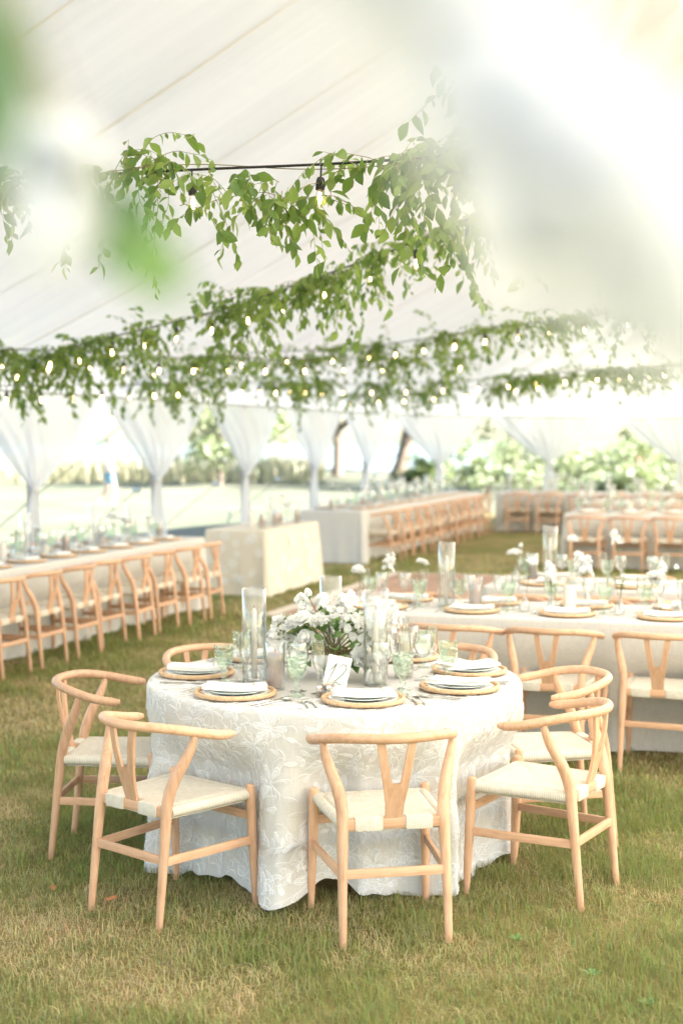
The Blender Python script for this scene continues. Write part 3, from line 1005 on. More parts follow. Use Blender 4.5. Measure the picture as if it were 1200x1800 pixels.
def chair_parts():
    parts = []
    for s in (-1, 1):
        b = MB()
        b.tube([(s * .226, .222, -0.004), (s * .224, .218, .10), (s * .220, .210, .28), (s * .217, .204, .44), (s * .2165, .203, .462), (s * .2165, .203, .468)],
               [.0125, .0155, .019, .0195, .0175, .011], 14)
        parts.append(('leg', b.mesh('front_leg', M_WOOD)))
        b = MB()
        path = [(s * .192, -.245, -0.004), (s * .190, -.225, .18), (s * .186, -.203, .38), (s * .184, -.190, .47), (s * .196, -.165, .55), (s * .222, -.128, .63), (s * .236, -.110, .685), (s * .237, -.108, .712)]
        rad = [.013, .0165, .0205, .0220, .0225, .0195, .0145, .0115]
        b.tube(bez(path, 4), interp(rad, 4), 14)
        parts.append(('leg', b.mesh('rear_leg', M_WOOD)))
    b = MB()
    pts, rad = [], []
    n = 44
    for i in range(n + 1):
        t = i / n * 2 - 1
        a = t * R(90)
        if abs(t) <= 0.86:
            aa = t / 0.86 * R(90)
            x, y = .262 * math.sin(aa), -.258 * math.cos(aa)
        else:
            q = (abs(t) - 0.86) / 0.14
            x, y = math.copysign(.262 - 0.006 * q, t), 0.075 * q
        z = .742 - .052 * smooth01(max(0.0, (y + .258) / .333))
        pts.append((x, y, z))
        rad.append(.0185 - .0035 * max(0, 1 - abs(abs(t) - 0.45) * 3) * 0)
    # rounded ends
    rad[0] = rad[-1] = .010
    rad[1] = rad[-2] = .0172
    b.tube(pts, rad, 14)
    parts.append(('top_rail', b.mesh('top_rail', M_WOODX)))
    # Y splat
    b = MB()
    o1 = [(-.031, 0), (.031, 0), (.034, .20), (.045, .42), (.060, .72), (.073, 1.0), (.043, 1.0), (.030, .72), (.016, .46), (.008, .395), (0, .378), (-.008, .395), (-.016, .46), (-.030, .72), (-.043, 1.0), (-.073, 1.0), (-.060, .72), (-.045, .42), (-.034, .20)]
    A, B = Vector((0, -.197, .440)), Vector((0, -.250, .738))
    nrm = Vector((0, 1, 0))
    def sp(x, t, d):
        p = A.lerp(B, t) + Vector((x, -.012 * math.sin(math.pi * t) + d, 0))
        p.y += 0.9 * x * x * t * 1.2
        return p
    k = len(o1)
    vs = [sp(x, t, -.006) for x, t in o1] + [sp(x, t, .006) for x, t in o1]
    strip = [(0, 1, 2, 18), (18, 2, 3, 17), (17, 3, 8, 12), (3, 4, 7, 8), (4, 5, 6, 7), (8, 9, 11, 12), (9, 10, 11), (17, 12, 13, 16), (16, 13, 14, 15)]
    fs = [f for f in strip] + [tuple(i + k for i in reversed(f)) for f in strip] + [(i, (i + 1) % k + 0, (i + 1) % k + k, i + k) for i in range(k)]
    b.add(vs, fs)
    parts.append(('splat', b.mesh('splat', M_WOOD, angle=30)))
    # woven seat
    b = MB()
    def seat(u, v):
        x, y = u * 2 - 1, v * 2 - 1
        hw = .183 + (.207 - .183) * (v)
        # edge roll-over: outer ring of the grid goes down and under the rail
        ex, ey = abs(x), abs(y)
        e = max(ex, ey)
        d = abs(ex - ey)
        X, Y = x * hw, y * .196 + .004
        z = .452 - 0.010 * (1 - e) ** 0.7 - 0.0075 * math.exp(-(d / 0.045) ** 2) * e
        if e > 0.86:
            q = (e - 0.86) / 0.14
            z -= 0.050 * q * q
            if q > .5:
                pass
        return (X, Y, z)
    b.grid(seat, 40, 40)
    def under(u, v):
        x, y = u * 2 - 1, v * 2 - 1
        hw = .183 + (.207 - .183) * v
        return (x * hw * 0.97, y * .19 + .004, .404)
    b.grid(lambda u, v: under(1 - u, v), 4, 4)
    parts.append(('seat', b.mesh('seat', M_CORD, angle=0)))
    # front and side rolls hide the rails under the cord
    for (p, q) in (((-.205, .198, .428), (.205, .198, .428)), ((-.184, -.18, .428), (-.206, .19, .428)), ((.184, -.18, .428), (.206, .19, .428))):
        b = MB()
        b.tube([p, tuple((a + c) / 2 for a, c in zip(p, q)), q], 0.021, 12)
        parts.append(('cord_roll', b.mesh('cord_roll', M_CORD)))
    b = MB()
    b.rbox((-.178, -.208, .410), (.178, -.184, .448), .005)
    parts.append(('seat_rail', b.mesh('seat_rail', M_WOODX)))
    for s in (-1, 1):
        b = MB()
        x0, x1 = sorted((s * .040, s * .142))
        b.rbox((x0, -.214, .404), (x1, -.170, .4535), .009)
        parts.append(('cord_wrap', b.mesh('cord_wrap', M_CORD)))
    # stretchers
    def bar(p, q, w=.0075, h=.0165):
        p, q = Vector(p), Vector(q)
        d = (q - p)
        M = Matrix.Translation((p + q) / 2) @ d.to_track_quat('Y', 'Z').to_matrix().to_4x4()
        b = MB()
        b.rbox((-w, -d.length / 2, -h), (w, d.length / 2, h), .004, M=M)
        return b.mesh('stretcher', M_WOODY if abs(d.y) > abs(d.x) else M_WOODX)
    for s in (-1, 1):
        parts.append(('stretcher', bar((s * .189, -.218, .252), (s * .221, .212, .252))))
    parts.append(('stretcher', bar((-.189, -.220, .258), (.189, -.220, .258))))
    parts.append(('stretcher', bar((-.219, .208, .345), (.219, .208, .345))))
    return parts
CHAIR = chair_parts()
def chair(loc, rotz, label, group):
    t = thing('wishbone_chair', label, 'chair', loc, rotz, group)
    for nm, me in CHAIR:
        put(nm, me, t)
    return t

# ------------------------------------------------------------------ tableware meshes
def lathe_me(name, prof, mat, n=28, mod=None, angle=40):
    b = MB()
    b.lathe(prof, n, mod=mod)
    return b.mesh(name, mat, angle=angle)

CHARGER = lathe_me('charger_base', [(0, .004), (.09, .004), (.10, .008), (.148, .016), (.150, .013), (.10, .002), (.09, .0), (0, .0)], M_RATTAN, 40)
b = MB()
pts = [(0.156 * math.cos(2 * math.pi * i / 120), 0.156 * math.sin(2 * math.pi * i / 120), .0155) for i in range(121)]
b.tube(pts, [.0085 + .0024 * (i % 2) for i in range(121)], 7, caps=False)
CHARGER_RIM = b.mesh('woven_rim', M_RATTAN, angle=80)
b = MB()
pts = [(0.138 * math.cos(2 * math.pi * i / 96), 0.138 * math.sin(2 * math.pi * i / 96), .009) for i in range(97)]
b.tube(pts, [.006 + .002 * (i % 2) for i in range(97)], 6, caps=False)
CHARGER_COIL = b.mesh('woven_coil', M_RATTAN, angle=80)
PLATE = lathe_me('dinner_plate', [(0, .004), (.078, .004), (.092, .009), (.134, .0165), (.136, .0150), (.094, .004), (.080, .0), (0, .0)], M_WHITE, 44)
SALAD = lathe_me('salad_plate', [(0, .004), (.062, .004), (.072, .009), (.108, .0150), (.110, .0135), (.074, .004), (.064, .0), (0, .0)], M_PALEGREEN, 40)

def napkin_mesh(bend, seed, edge=True):
    """a linen napkin folded lengthwise: three soft layers with a hem line"""
    rng = random.Random(seed)
    b = MB()
    for k in range(3):
        x0, x1 = -.128 + .006 * k + rng.uniform(-.004, .004), .128 - .004 * k
        y0, y1 = -.062 + .004 * k, .062 - .003 * k + rng.uniform(-.003, .003)
        def top(u, v, dz, k=k, x0=x0, x1=x1, y0=y0, y1=y1):
            x, y = x0 + (x1 - x0) * u, y0 + (y1 - y0) * v
            e = min(1, min(u, 1 - u, v, 1 - v) * 14)
            z = .0055 * k + dz * (0.35 + 0.65 * e) + bend * ((u - 0.5) ** 2) * 0.12 + .002 * math.sin(u * 9 + k) * math.sin(v * 4)
            return (x, y, z)
        b.grid(lambda u, v: top(u, v, .0055), 14, 8)
        b.grid(lambda u, v: top(1 - u, v, -.0004), 14, 8)
        # close the sides
        b.grid(lambda u, v: top(u, 0, -.0004 + .0059 * v), 14, 1)
        b.grid(lambda u, v: top(1 - u, 1, -.0004 + .0059 * v), 14, 1)
        b.grid(lambda u, v: top(0, 1 - u, -.0004 + .0059 * v), 8, 1)
        b.grid(lambda u, v: top(1, u, -.0004 + .0059 * v), 8, 1)
    if edge:
        # hem line across the fold, as a thin stitched band
        b.grid(lambda u, v: (.070 + .006 * u, -.050 + .10 * v, .0180 + bend * (.12 * .073 / .236 * .073 / .236) + .0018 * math.sin(v * 3)), 1, 8, mi=1)
    return b.mesh('napkin', [M_NAPKIN, M_NAPEDGE], angle=60)
NAPKIN = [napkin_mesh(0.25, i) for i in range(3)]

GOBLET = lathe_me('green_goblet', [(0, .004), (.034, .003), (.036, .006), (.020, .010), (.010, .018), (.0085, .030), (.013, .042), (.0095, .052), (.014, .066), (.030, .078), (.037, .098), (.0405, .130), (.043, .163), (.041, .163), (.0385, .130), (.034, .100), (.026, .083), (.0, .074)],
                   M_GREENGLASS, 28, mod=lambda a, z: 1 + (0.02 * math.cos(10 * a) if .07 < z < .15 else 0))
WINE = lathe_me('wine_glass', [(0, .003), (.034, .002), (.036, .004), (.012, .008), (.0045, .016), (.004, .090), (.010, .098), (.030, .115), (.041, .142), (.042, .160), (.0365, .200), (.0355, .200), (.041, .160), (.040, .142), (.029, .117), (.0, .101)], M_GLASS, 28)
FLUTE = lathe_me('champagne_flute', [(0, .003), (.030, .002), (.032, .004), (.010, .008), (.004, .016), (.004, .082), (.012, .094), (.023, .130), (.026, .165), (.0235, .222), (.0225, .222), (.025, .165), (.022, .130), (.011, .097), (0, .088)], M_GLASS, 24)
HURR = lathe_me('hurricane_cylinder', [(0, .008), (.046, .008), (.048, .012), (.048, .395), (.0495, .397), (.051, .395), (.051, .004), (.048, .0), (0, .0)], M_GLASS, 32)
HURR_S = lathe_me('candle_cylinder', [(0, .006), (.036, .006), (.038, .010), (.038, .195), (.0393, .197), (.0406, .195), (.0406, .004), (.038, .0), (0, .0)], M_GLASS, 30)
TAPER = lathe_me('taper_candle', [(.0, .015), (.0125, .015), (.0122, .15), (.0105, .30), (.006, .312), (0, .316)], M_WAX, 16)
CUP = lathe_me('taper_cup', [(.0, .011), (.030, .011), (.032, .030), (.024, .052), (.016, .056), (.013, .05), (.013, .020), (0, .018)], M_GLASS, 20)
WICK = lathe_me('wick', [(.0012, .30), (.0012, .328), (0, .329)], M_BLACK, 6)
PILLAR = lathe_me('pillar_candle', [(0, .010), (.030, .010), (.031, .014), (.031, .150), (.027, .154), (.012, .150), (0, .148)], M_MAUVE, 26)
PILLAR_W = lathe_me('white_pillar_candle', [(0, .0), (.036, .0), (.037, .004), (.037, .152), (.033, .156), (.014, .152), (0, .150)], M_WAX, 26)
PWICK = lathe_me('pillar_wick', [(.0012, .145), (.0012, .165), (0, .166)], M_BLACK, 6)
VOTIVE = lathe_me('votive_glass', [(0, .006), (.022, .006), (.028, .062), (.0293, .062), (.024, .002), (0, .0)], M_GLASS, 24)
VOTWAX = lathe_me('votive_wax', [(0, .007), (.021, .007), (.0255, .042), (.0, .041)], M_MAUVE, 20)
BOTTLE = lathe_me('bud_vase', [(0, .004), (.026, .003), (.031, .010), (.030, .045), (.018, .072), (.011, .088), (.011, .108), (.0145, .114), (.0125, .114), (.0095, .106), (.0095, .088), (.016, .070), (.028, .044), (.029, .012), (0, .008)], M_GLASS, 24)

def fork_mesh():
    b = MB()
    b.tube(bez([(0, -.095, .004), (0, -.05, .004), (0, .0, .006), (0, .035, .004)], 3), interp([.0055, .0042, .0028, .0045], 3), 8, flat=0.45)
    def neck(u, v):
        w = .004 + .008 * smooth01(v * 1.4)
        return ((u - .5) * 2 * w, .03 + .03 * v, .004 + .004 * v + .003 * (1 - (2 * u - 1) ** 2) * -1)
    b.grid(neck, 4, 4)
    for k in range(4):
        x = -.0098 + .0065 * k
        b.tube([(x, .056, .0075), (x, .075, .010), (x, .096, .007)], [.0017, .0015, .0008], 6)
    return b.mesh('fork', M_SILVER)
def knife_mesh():
    b = MB()
    b.tube(bez([(0, -.11, .006), (0, -.06, .006), (0, .0, .006)], 3), interp([.0075, .0068, .0055], 3), 8, flat=0.6)
    b.rbox((-.0085, .0, .004), (.006, .105, .0065), .0012)
    b.add([(-.0085, .105, .004), (.006, .105, .004), (-.002, .118, .004), (-.0085, .105, .0065), (.006, .105, .0065), (-.002, .118, .0065)], [(0, 1, 2), (3, 5, 4), (0, 2, 5, 3), (1, 4, 5, 2)])
    return b.mesh('knife', M_SILVER)
def spoon_mesh():
    b = MB()
    b.tube(bez([(0, -.095, .004), (0, -.04, .005), (0, .02, .008), (0, .05, .006)], 3), interp([.0055, .004, .0026, .0045], 3), 8, flat=0.45)
    def bowl(u, v):
        a = 2 * math.pi * u
        return (.0195 * v * math.cos(a), .078 + .031 * v * math.sin(a), .002 + .008 * v * v)
    b.grid(bowl, 18, 5, closed=True)
    return b.mesh('spoon', M_SILVER)
FORK, KNIFE, SPOON = fork_mesh(), knife_mesh(), spoon_mesh()

# ------------------------------------------------------------------ flowers
def petal(b, M, ln, w, cup, curl, ruff=0.0, ph=0.0, mi=0, nu=4, nv=5):
    def fn(u, v):
        x = (u - .5) * 2
        ww = w * (math.sin(math.pi * min(1, (v * 0.86 + 0.09))) ** 0.7)
        z = cup * ln * (v ** 1.6) - cup * 0.2 * ln * v + curl * ln * max(0, v - .6) ** 2 * -3 + w * 0.45 * x * x * (1 - v * 0.4)
        z += ruff * math.sin(x * 5 + ph) * v
        return M @ Vector((x * ww, ln * v, z))
    b.grid(fn, nu, nv, mi)

def bloom_mesh(kind, seed):
    rng = random.Random(seed)
    b = MB()
    def ring(n, tilt, ln, w, z, cup, curl, ruff=0.0, mi=0, r0=0.0):
        off = rng.random() * 6
        for k in range(n):
            a = off + 2 * math.pi * k / n + rng.uniform(-.12, .12)
            M = Matrix.Translation((0, 0, z)) @ Matrix.Rotation(a, 4, 'Z') @ Matrix.Translation((0, r0, 0)) @ Matrix.Rotation(tilt + rng.uniform(-.1, .1), 4, 'X')
            petal(b, M, ln * rng.uniform(.9, 1.08), w, cup, curl, ruff, rng.random() * 6, mi)
    if kind == 'rose':
        ring(7, R(14), .036, .020, -.004, .25, .35)
        ring(6, R(34), .034, .019, -.002, .35, .25)
        ring(6, R(54), .030, .017, .000, .45, .10)
        ring(5, R(70), .025, .014, .003, .5, .0)
        ring(4, R(82), .020, .011, .005, .5, .0)
    elif kind == 'double':      # full many-petalled head
        for q, (t, l_) in enumerate(((4, .042), (18, .040), (32, .037), (46, .033), (60, .028), (74, .022))):
            ring(10 - q, R(t), l_, .012, .0, .15, .2, .002)
    elif kind == 'stock':       # ruffled florets round a spike
        for q in range(11):
            a = q * 2.4
            z = .055 - q * .0085
            r = .008 + .0014 * q
            T = Matrix.Translation((math.cos(a) * r, math.sin(a) * r, z)) @ Matrix.Rotation(a, 4, 'Z') @ Matrix.Rotation(R(50), 4, 'Y')
            for k in range(5):
                M = T @ Matrix.Rotation(2 * math.pi * k / 5 + rng.random(), 4, 'Z') @ Matrix.Rotation(R(22 + rng.uniform(-10, 20)), 4, 'X')
                petal(b, M, .019, .011, .1, .2, .003, rng.random() * 6, 0, 3, 3)
    elif kind == 'bud':
        ring(5, R(72), .030, .014, .0, .35, .0)
        ring(4, R(80), .026, .011, .0, .4, .0)
        ring(5, R(40), .016, .005, -.006, .2, .0, mi=1)
    me = b.mesh('bloom', [M_PETAL, M_LEAFD], angle=0)
    return me
BLOOM = {k: [bloom_mesh(k, s) for s in range(3)] for k in ('rose', 'double', 'stock', 'bud')}

def leaf_mesh(ln, w, fold=0.25, droop=0.25, mat=None, nv=7):
    b = MB()
    def fn(u, v):
        x = (u - .5) * 2
        ww = w * (math.sin(math.pi * v ** 0.78) ** 0.9) * (1 if v < .98 else 0.2) + 0.0006
        return (x * ww, ln * v, fold * abs(x) * ww - droop * ln * v * v + 0.03 * ln * math.sin(v * 6))
    b.grid(fn, 4, nv)
    return b.mesh('leaf', mat or M_LEAF, angle=0)
LLEAF = leaf_mesh(.052, .022, .2, .15, M_SPRAYLIGHT)
SLEAF = [leaf_mesh(.060, .018, .3, .2, M_SPRAYLEAF), leaf_mesh(.075, .014, .3, .35, M_SPRAYLEAF), leaf_mesh(.045, .022, .2, .15, M_SPRAYLEAF)]
BLEAF = [leaf_mesh(.060, .018, .3, .2, M_LEAFD), leaf_mesh(.075, .014, .3, .35, M_LEAFD), leaf_mesh(.045, .022, .2, .15, M_LEAFD)]

def orient(d, roll=0.0):
    """matrix whose z axis runs along d"""
    return Vector(d).to_track_quat('Z', 'Y').to_matrix().to_4x4() @ Matrix.Rotation(roll, 4, 'Z')

# ------------------------------------------------------------------ round table, cloth with lace
ZT = 0.76
RT = 0.80
round_table = thing('round_table', 'round banquet table hidden under the lace cloth', 'table', (TC[0], TC[1], 0))
b = MB()
b.lathe([(0, .728), (.77, .728), (.78, .735), (.78, .748), (.77, .754), (0, .754)], 64)
put('table_top', b.mesh('table_top', M_WOOD), round_table)
for s in (-1, 1):
    for q in (-1, 1):
        b = MB()
        b.tube([(s * .30, q * .26, 0), (s * .30, q * .26, .73)], .016, 10)
        put('leg', b.mesh('leg', M_STEEL), round_table)

CH_ANG = [-79.0, -131.0, 176.0, 125.0, 58.0, 10.0, -31.0]     # directions of the seven chairs from the table centre
CH_RAD = [0.93, 0.94, 0.955, 0.98, 0.97, 0.965, 0.965]
CH_LAB = ['wishbone chair with its back square to the view, before the number card',
          'wishbone chair turned half away at the front of the round table, by the dry leaves',
          'wishbone chair seen side-on at the round table, towards the curtain-side table',
          'wishbone chair behind the round table, its curved rail beside the tall cylinder',
          'wishbone chair behind the round table, its curved rail beyond the goblets',
          'wishbone chair at the round table, half hidden behind another angled chair',
          'wishbone chair angled at the round table, its rail crossing the chair behind']
for a, r, lab in zip(CH_ANG, CH_RAD, CH_LAB):
    x, y = TC[0] + r * math.cos(R(a)), TC[1] + r * math.sin(R(a))
    chair((x, y, 0), R(a + 90), lab, 'wishbone chairs around the round table')

def angdiff(a, b_):
    d = (a - b_ + math.pi) % (2 * math.pi) - math.pi
    return d

FOLDS = [(7, 0.6, .32), (11, 2.1, .34), (17, 4.0, .30), (23, 1.1, .26), (37, 2.7, .14), (53, .3, .08)]
def cloth_pt(th, d):
    """point on the cloth: d < 0 lies on the table top (distance in from the edge), d > 0 hangs"""
    er = 0.022
    if d < -er:
        r, z = RT + d, ZT + .0035
        return Vector((TC[0] + r * math.cos(th), TC[1] + r * math.sin(th), z))
    if d < er:
        q = (d + er) / (2 * er) * math.pi / 2
        r = RT - er + er * math.sin(q) * 1.0
        z = ZT + .0035 - er * (1 - math.cos(q))
        return Vector((TC[0] + r * math.cos(th), TC[1] + r * math.sin(th), z))
    t = min(1.0, (d - er) / 0.735)
    f = sum(am * math.cos(k * th + ph) for k, ph, am in FOLDS)
    hem = 0.030 + 0.03 * math.sin(3 * th + .5) + 0.025 * math.sin(8 * th + 2) + 0.012 * math.sin(19 * th) + 0.006 * math.sin(41 * th)
    z = (ZT + .0035 - er) * (1 - t) + max(0.006, hem) * t
    r = RT + .025 * t + f * .056 * t ** 1.05 + .010 * math.sin(9 * th + 14 * t) * t * (1 - t) * 2 + (.004 * math.sin(31 * th + 9 * t) + .0035 * math.sin(22 * th - 15 * t + 1) + .0025 * math.sin(47 * th + 23 * t)) * min(1, 2 * t)
    pu = 0.0
    for a in CH_ANG:
        w = math.exp(-(angdiff(th, R(a)) / .37) ** 6)
        pu = max(pu, w)
    low = smooth01((0.66 - z) / 0.20)
    r = r + (min(r, 0.675 + f * .022) - r) * pu * low
    # a corner of cloth kicked out over the grass between the two front chairs
    kick = math.exp(-(angdiff(th, R(-105)) / .10) ** 2) * t ** 2
    r += 0.075 * kick
    z += -0.03 * kick * t
    return Vector((TC[0] + r * math.cos(th), TC[1] + r * math.sin(th), max(z, 0.008)))

b = MB()
NT = 420
rows = [-.79, -.6, -.4, -.2, -.1, -.05, -.022, -.012, 0, .012, .022] + [.022 + .735 * k / 26 for k in range(1, 27)]
vs = [cloth_pt(2 * math.pi * i / NT, d) for d in rows for i in range(NT)]
fs = []
for j in range(len(rows) - 1):
    for i in range(NT):
        a_, b_ = j * NT + i, j * NT + (i + 1) % NT
        fs.append((a_, a_ + NT, b_ + NT, b_))
b.add(vs, fs)
cloth = put('lace_tablecloth', b.mesh('lace_tablecloth', M_LACEBASE, angle=0))
tag(cloth, 'floor-length cream tablecloth with white lace flowers on the round table', 'tablecloth')

def cloth_off(th, d, off):
    p = cloth_pt(th, d)
    e = 0.004
    pu = cloth_pt(th + e / RT, d) - cloth_pt(th - e / RT, d)
    pd = cloth_pt(th, d + e) - cloth_pt(th, d - e)
    n = pu.cross(-pd)
    if n.length < 1e-9:
        n = Vector((0, 0, 1))
    n.normalize()
    c = Vector((math.cos(th), math.sin(th), 0.6))
    if n.dot(c) < 0:
        n = -n
    return p + n * off

def lace_motif(th0, d0, size, rot, rng, kind):
    b = MB()
    def mp(x, y, off):
        return cloth_off(th0 + x / RT, d0 + y, off)
    def loop(cx, cy, a, ln, w, wd, fill):
        k = 12
        o_, i_ = [], []
        for q in range(k):
            g = 2 * math.pi * q / k
            lx = ln * (0.5 - 0.5 * math.cos(g))
            ly = w * math.sin(g) * (0.55 + 0.45 * math.sin(g / 2))
            for lst, s in ((o_, 1.0), (i_, None)):
                if s is None:
                    x, y = ln * .5 + (lx - ln * .5) * (1 - 2 * wd / ln), ly * max(0.1, (1 - wd / w))
                else:
                    x, y = lx, ly
                X, Y = cx + x * math.cos(a) - y * math.sin(a), cy + x * math.sin(a) + y * math.cos(a)
                lst.append((X, Y))
        vs = [mp(x, y, .0030) for x, y in o_] + [mp(x, y, .0038) for x, y in i_]
        b.add(vs, [(q, (q + 1) % k, (q + 1) % k + k, q + k) for q in range(k)], 0)
        if fill:
            b.add([mp(x, y, .0018) for x, y in i_], [tuple(range(k))], 1)
    def line(pts, wd):
        L_, R_ = [], []
        for q, (x, y) in enumerate(pts):
            nx, ny = pts[min(q + 1, len(pts) - 1)][0] - pts[max(q - 1, 0)][0], pts[min(q + 1, len(pts) - 1)][1] - pts[max(q - 1, 0)][1]
            l_ = math.hypot(nx, ny) or 1
            L_.append((x - ny / l_ * wd, y + nx / l_ * wd))
            R_.append((x + ny / l_ * wd, y - nx / l_ * wd))
        k = len(pts)
        b.add([mp(x, y, .003) for x, y in L_] + [mp(x, y, .003) for x, y in R_], [(q, q + 1, q + 1 + k, q + k) for q in range(k - 1)], 0)
    if kind == 0:           # open flower, petals in two rings of cord outlines, small leaves round it
        n = rng.choice((6, 7, 8))
        for k in range(n):
            a = rot + 2 * math.pi * k / n + rng.uniform(-.2, .2)
            ln = size * rng.uniform(.24, .34)
            r0 = size * rng.uniform(.03, .07)
            loop(math.cos(a) * r0, math.sin(a) * r0, a, ln, size * .085, .0019, rng.random() < 0.75)
            loop(math.cos(a) * r0 * 1.6, math.sin(a) * r0 * 1.6, a, ln * .6, size * .045, .0015, False)
        for k in range(9):
            a = rot + 2 * math.pi * (k + rng.random() * .7) / 9
            r0 = size * rng.uniform(.34, .46)
            loop(math.cos(a) * r0, math.sin(a) * r0, a + rng.uniform(-1.0, 1.0), size * rng.uniform(.18, .30), size * .06, .0019, rng.random() < .6)
            line([(0, 0), (math.cos(a) * r0 * .5, math.sin(a) * r0 * .5), (math.cos(a) * r0, math.sin(a) * r0)], .0011)
    elif kind == 1:         # leafy spray
        pts = [(math.cos(rot) * size * q * .13 + math.cos(rot + 1.57) * .014 * math.sin(q * 1.1), math.sin(rot) * size * q * .13 + math.sin(rot + 1.57) * .014 * math.sin(q * 1.1)) for q in range(-4, 5)]
        line(pts, .0013)
        for q, (x, y) in enumerate(pts):
            for s in (-1, 1):
                loop(x, y, rot + s * rng.uniform(.5, 1.2), size * rng.uniform(.16, .25), size * .05, .0018, rng.random() < .6)
    else:                   # small solid blossom
        for k in range(5):
            a = rot + 2 * math.pi * k / 5
            loop(0, 0, a, size * .24, size * .085, .003, True)
            loop(math.cos(a + .6) * size * .2, math.sin(a + .6) * size * .2, a + .6 + rng.uniform(-.5, .5), size * .22, size * .05, .0018, False)
    return b.mesh('lace_motif', [M_LACE, M_LACEFILL], angle=0)

rng = random.Random(5)
count = 0
names = ['lace_flower', 'lace_spray', 'lace_blossom']
for j in range(9):
    d = -.20 + j * .118
    nring = 40
    for i in range(nring):
        th = 2 * math.pi * (i + (j % 2) * .5 + rng.uniform(-.25, .25)) / nring
        keep = 0.5 + 0.5 * math.sin(3.1 * th + j * 1.9) * math.cos(j * 1.1 + th * 1.3)
        if rng.random() > 0.62 + 0.5 * keep - (0.3 if j == 0 else 0):
            continue
        if count >= 300:
            break
        # the side turned from the photographed view keeps fewer motifs
        if math.sin(th) > 0.25 and rng.random() < 0.92:
            continue
        kind = rng.choices((0, 1, 2), (.5, .32, .18))[0]
        dd = min(.715, d + rng.uniform(-.04, .04))
        put(names[kind], lace_motif(th, dd, rng.uniform(.17, .215), rng.uniform(0, 6.28), rng, kind), cloth)
        count += 1

# ------------------------------------------------------------------ place settings on the round table
SHORT = ['before the number card', 'by the angled front chair', 'nearest the curtain-side table', 'behind the tall cylinder', 'behind the flowers', 'by the half hidden chair', 'by the crossing chair rail']
ZS = ZT + .0045
def charger(loc, rz, label, group):
    t = thing('rattan_charger', label, 'charger', loc, rz, group)
    put('base', CHARGER, t)
    put('woven_rim', CHARGER_RIM, t)
    put('woven_coil', CHARGER_COIL, t)
    return t
for i, a in enumerate(CH_ANG):
    f = Vector((-math.cos(R(a)), -math.sin(R(a)), 0))       # towards the table centre
    r_ = Vector((f.y, -f.x, 0))                              # the sitter's right
    c = Vector((TC[0], TC[1], 0)) - f * 0.60
    rz = R(a + 90)
    S = SHORT[i]
    charger((c.x, c.y, ZS), rz, 'woven rattan charger at the round-table place ' + S, 'rattan chargers')
    tag(put('dinner_plate', PLATE, loc=(c.x, c.y, ZS + .0050), rot=(0, 0, rz)), 'white dinner plate on the rattan charger ' + S, 'plate', 'round-table dinner plates')
    tag(put('salad_plate', SALAD, loc=(c.x, c.y, ZS + .0125), rot=(0, 0, rz)), 'pale green-grey salad plate on the white plate ' + S, 'plate', 'round-table salad plates')
    nr = rz + (R(8) if i in (2, 5, 6, 1) else R(-4)) + (R(90) if i in (2, 5, 6) else 0) + (R(35) if i == 1 else 0)
    tag(put('napkin', NAPKIN[i % 3], loc=(c.x, c.y, ZS + .0285), rot=(0, R(1.5), nr)), 'folded white linen napkin with a hem line, on the plates ' + S, 'napkin', 'folded napkins')
    def pos(inw, right, z=ZS):
        p = c + f * inw + r_ * right
        return (p.x, p.y, z)
    tag(put('green_goblet', GOBLET, loc=pos(.15, .195), rot=(0, 0, rz)), 'pressed pale green goblet at the round-table place ' + S, 'goblet', 'green goblets on the round table')
    tag(put('wine_glass', WINE, loc=pos(.235, .125)), 'clear stemmed wine glass at the round-table place ' + S, 'wine glass', 'wine glasses on the round table')
    tag(put('champagne_flute', FLUTE, loc=pos(.245, .225)), 'narrow clear champagne flute at the round-table place ' + S, 'flute', 'flutes on the round table')
    for k, (me, nm, rt) in enumerate(((FORK, 'outer', -.235), (FORK, 'inner', -.205))):
        tag(put('fork', me, loc=pos(-.02 + .01 * k, rt), rot=(0, 0, rz + R(4 * k))), f'silver {nm} fork beside the charger ' + S, 'fork', 'round-table cutlery')
    tag(put('knife', KNIFE, loc=pos(-.01, .195), rot=(0, 0, rz)), 'silver table knife beside the charger ' + S, 'knife', 'round-table cutlery')
    tag(put('spoon', SPOON, loc=pos(-.02, .228), rot=(0, 0, rz - R(3))), 'silver spoon beyond the knife ' + S, 'spoon', 'round-table cutlery')

# ------------------------------------------------------------------ centrepiece candles
def hurricane(x, y, z, label, group, name='hurricane_candle'):
    t = thing(name, label, 'candle', (x, y, z), 0, group)
    put('glass_cylinder', HURR, t)
    cd = put('taper', TAPER, t)
    put('wick', WICK, cd)
    put('candle_cup', CUP, t)
    return t
def pillar(x, y, z, label, group, white=False, glass=True, s=1.0):
    t = thing('pillar_candle', label, 'candle', (x, y, z), 0, group)
    if glass:
        put('glass_cylinder', HURR_S, t)
    p = put('pillar', PILLAR_W if white else PILLAR, t)
    put('wick', PWICK, p)
    t.scale = (s, s, s)
    return t
hurricane(-.368, 5.97, ZS, 'tall glass cylinder with a white taper before the far chair rail of the round table', 'hurricane candles on the round table')
hurricane(.142, 5.90, ZS, 'tall glass cylinder with a white taper beside the white flowers', 'hurricane candles on the round table')
hurricane(-.05, 6.52, ZS, 'tall glass cylinder with a taper, half hidden behind the white flowers', 'hurricane candles on the round table')
pillar(-.272, 5.80, ZS, 'mauve pillar candle in a glass cylinder by the wine glass', 'pillar candles on the round table')
pillar(.268, 6.08, ZS, 'mauve pillar candle behind the wine glass beside the tall cylinder', 'pillar candles on the round table')
vt = thing('votive_candle', 'small mauve votive in clear glass in front of the number card', 'candle', (-.055, 5.665, ZS))
put('glass', VOTIVE, vt)
put('wax', VOTWAX, vt)

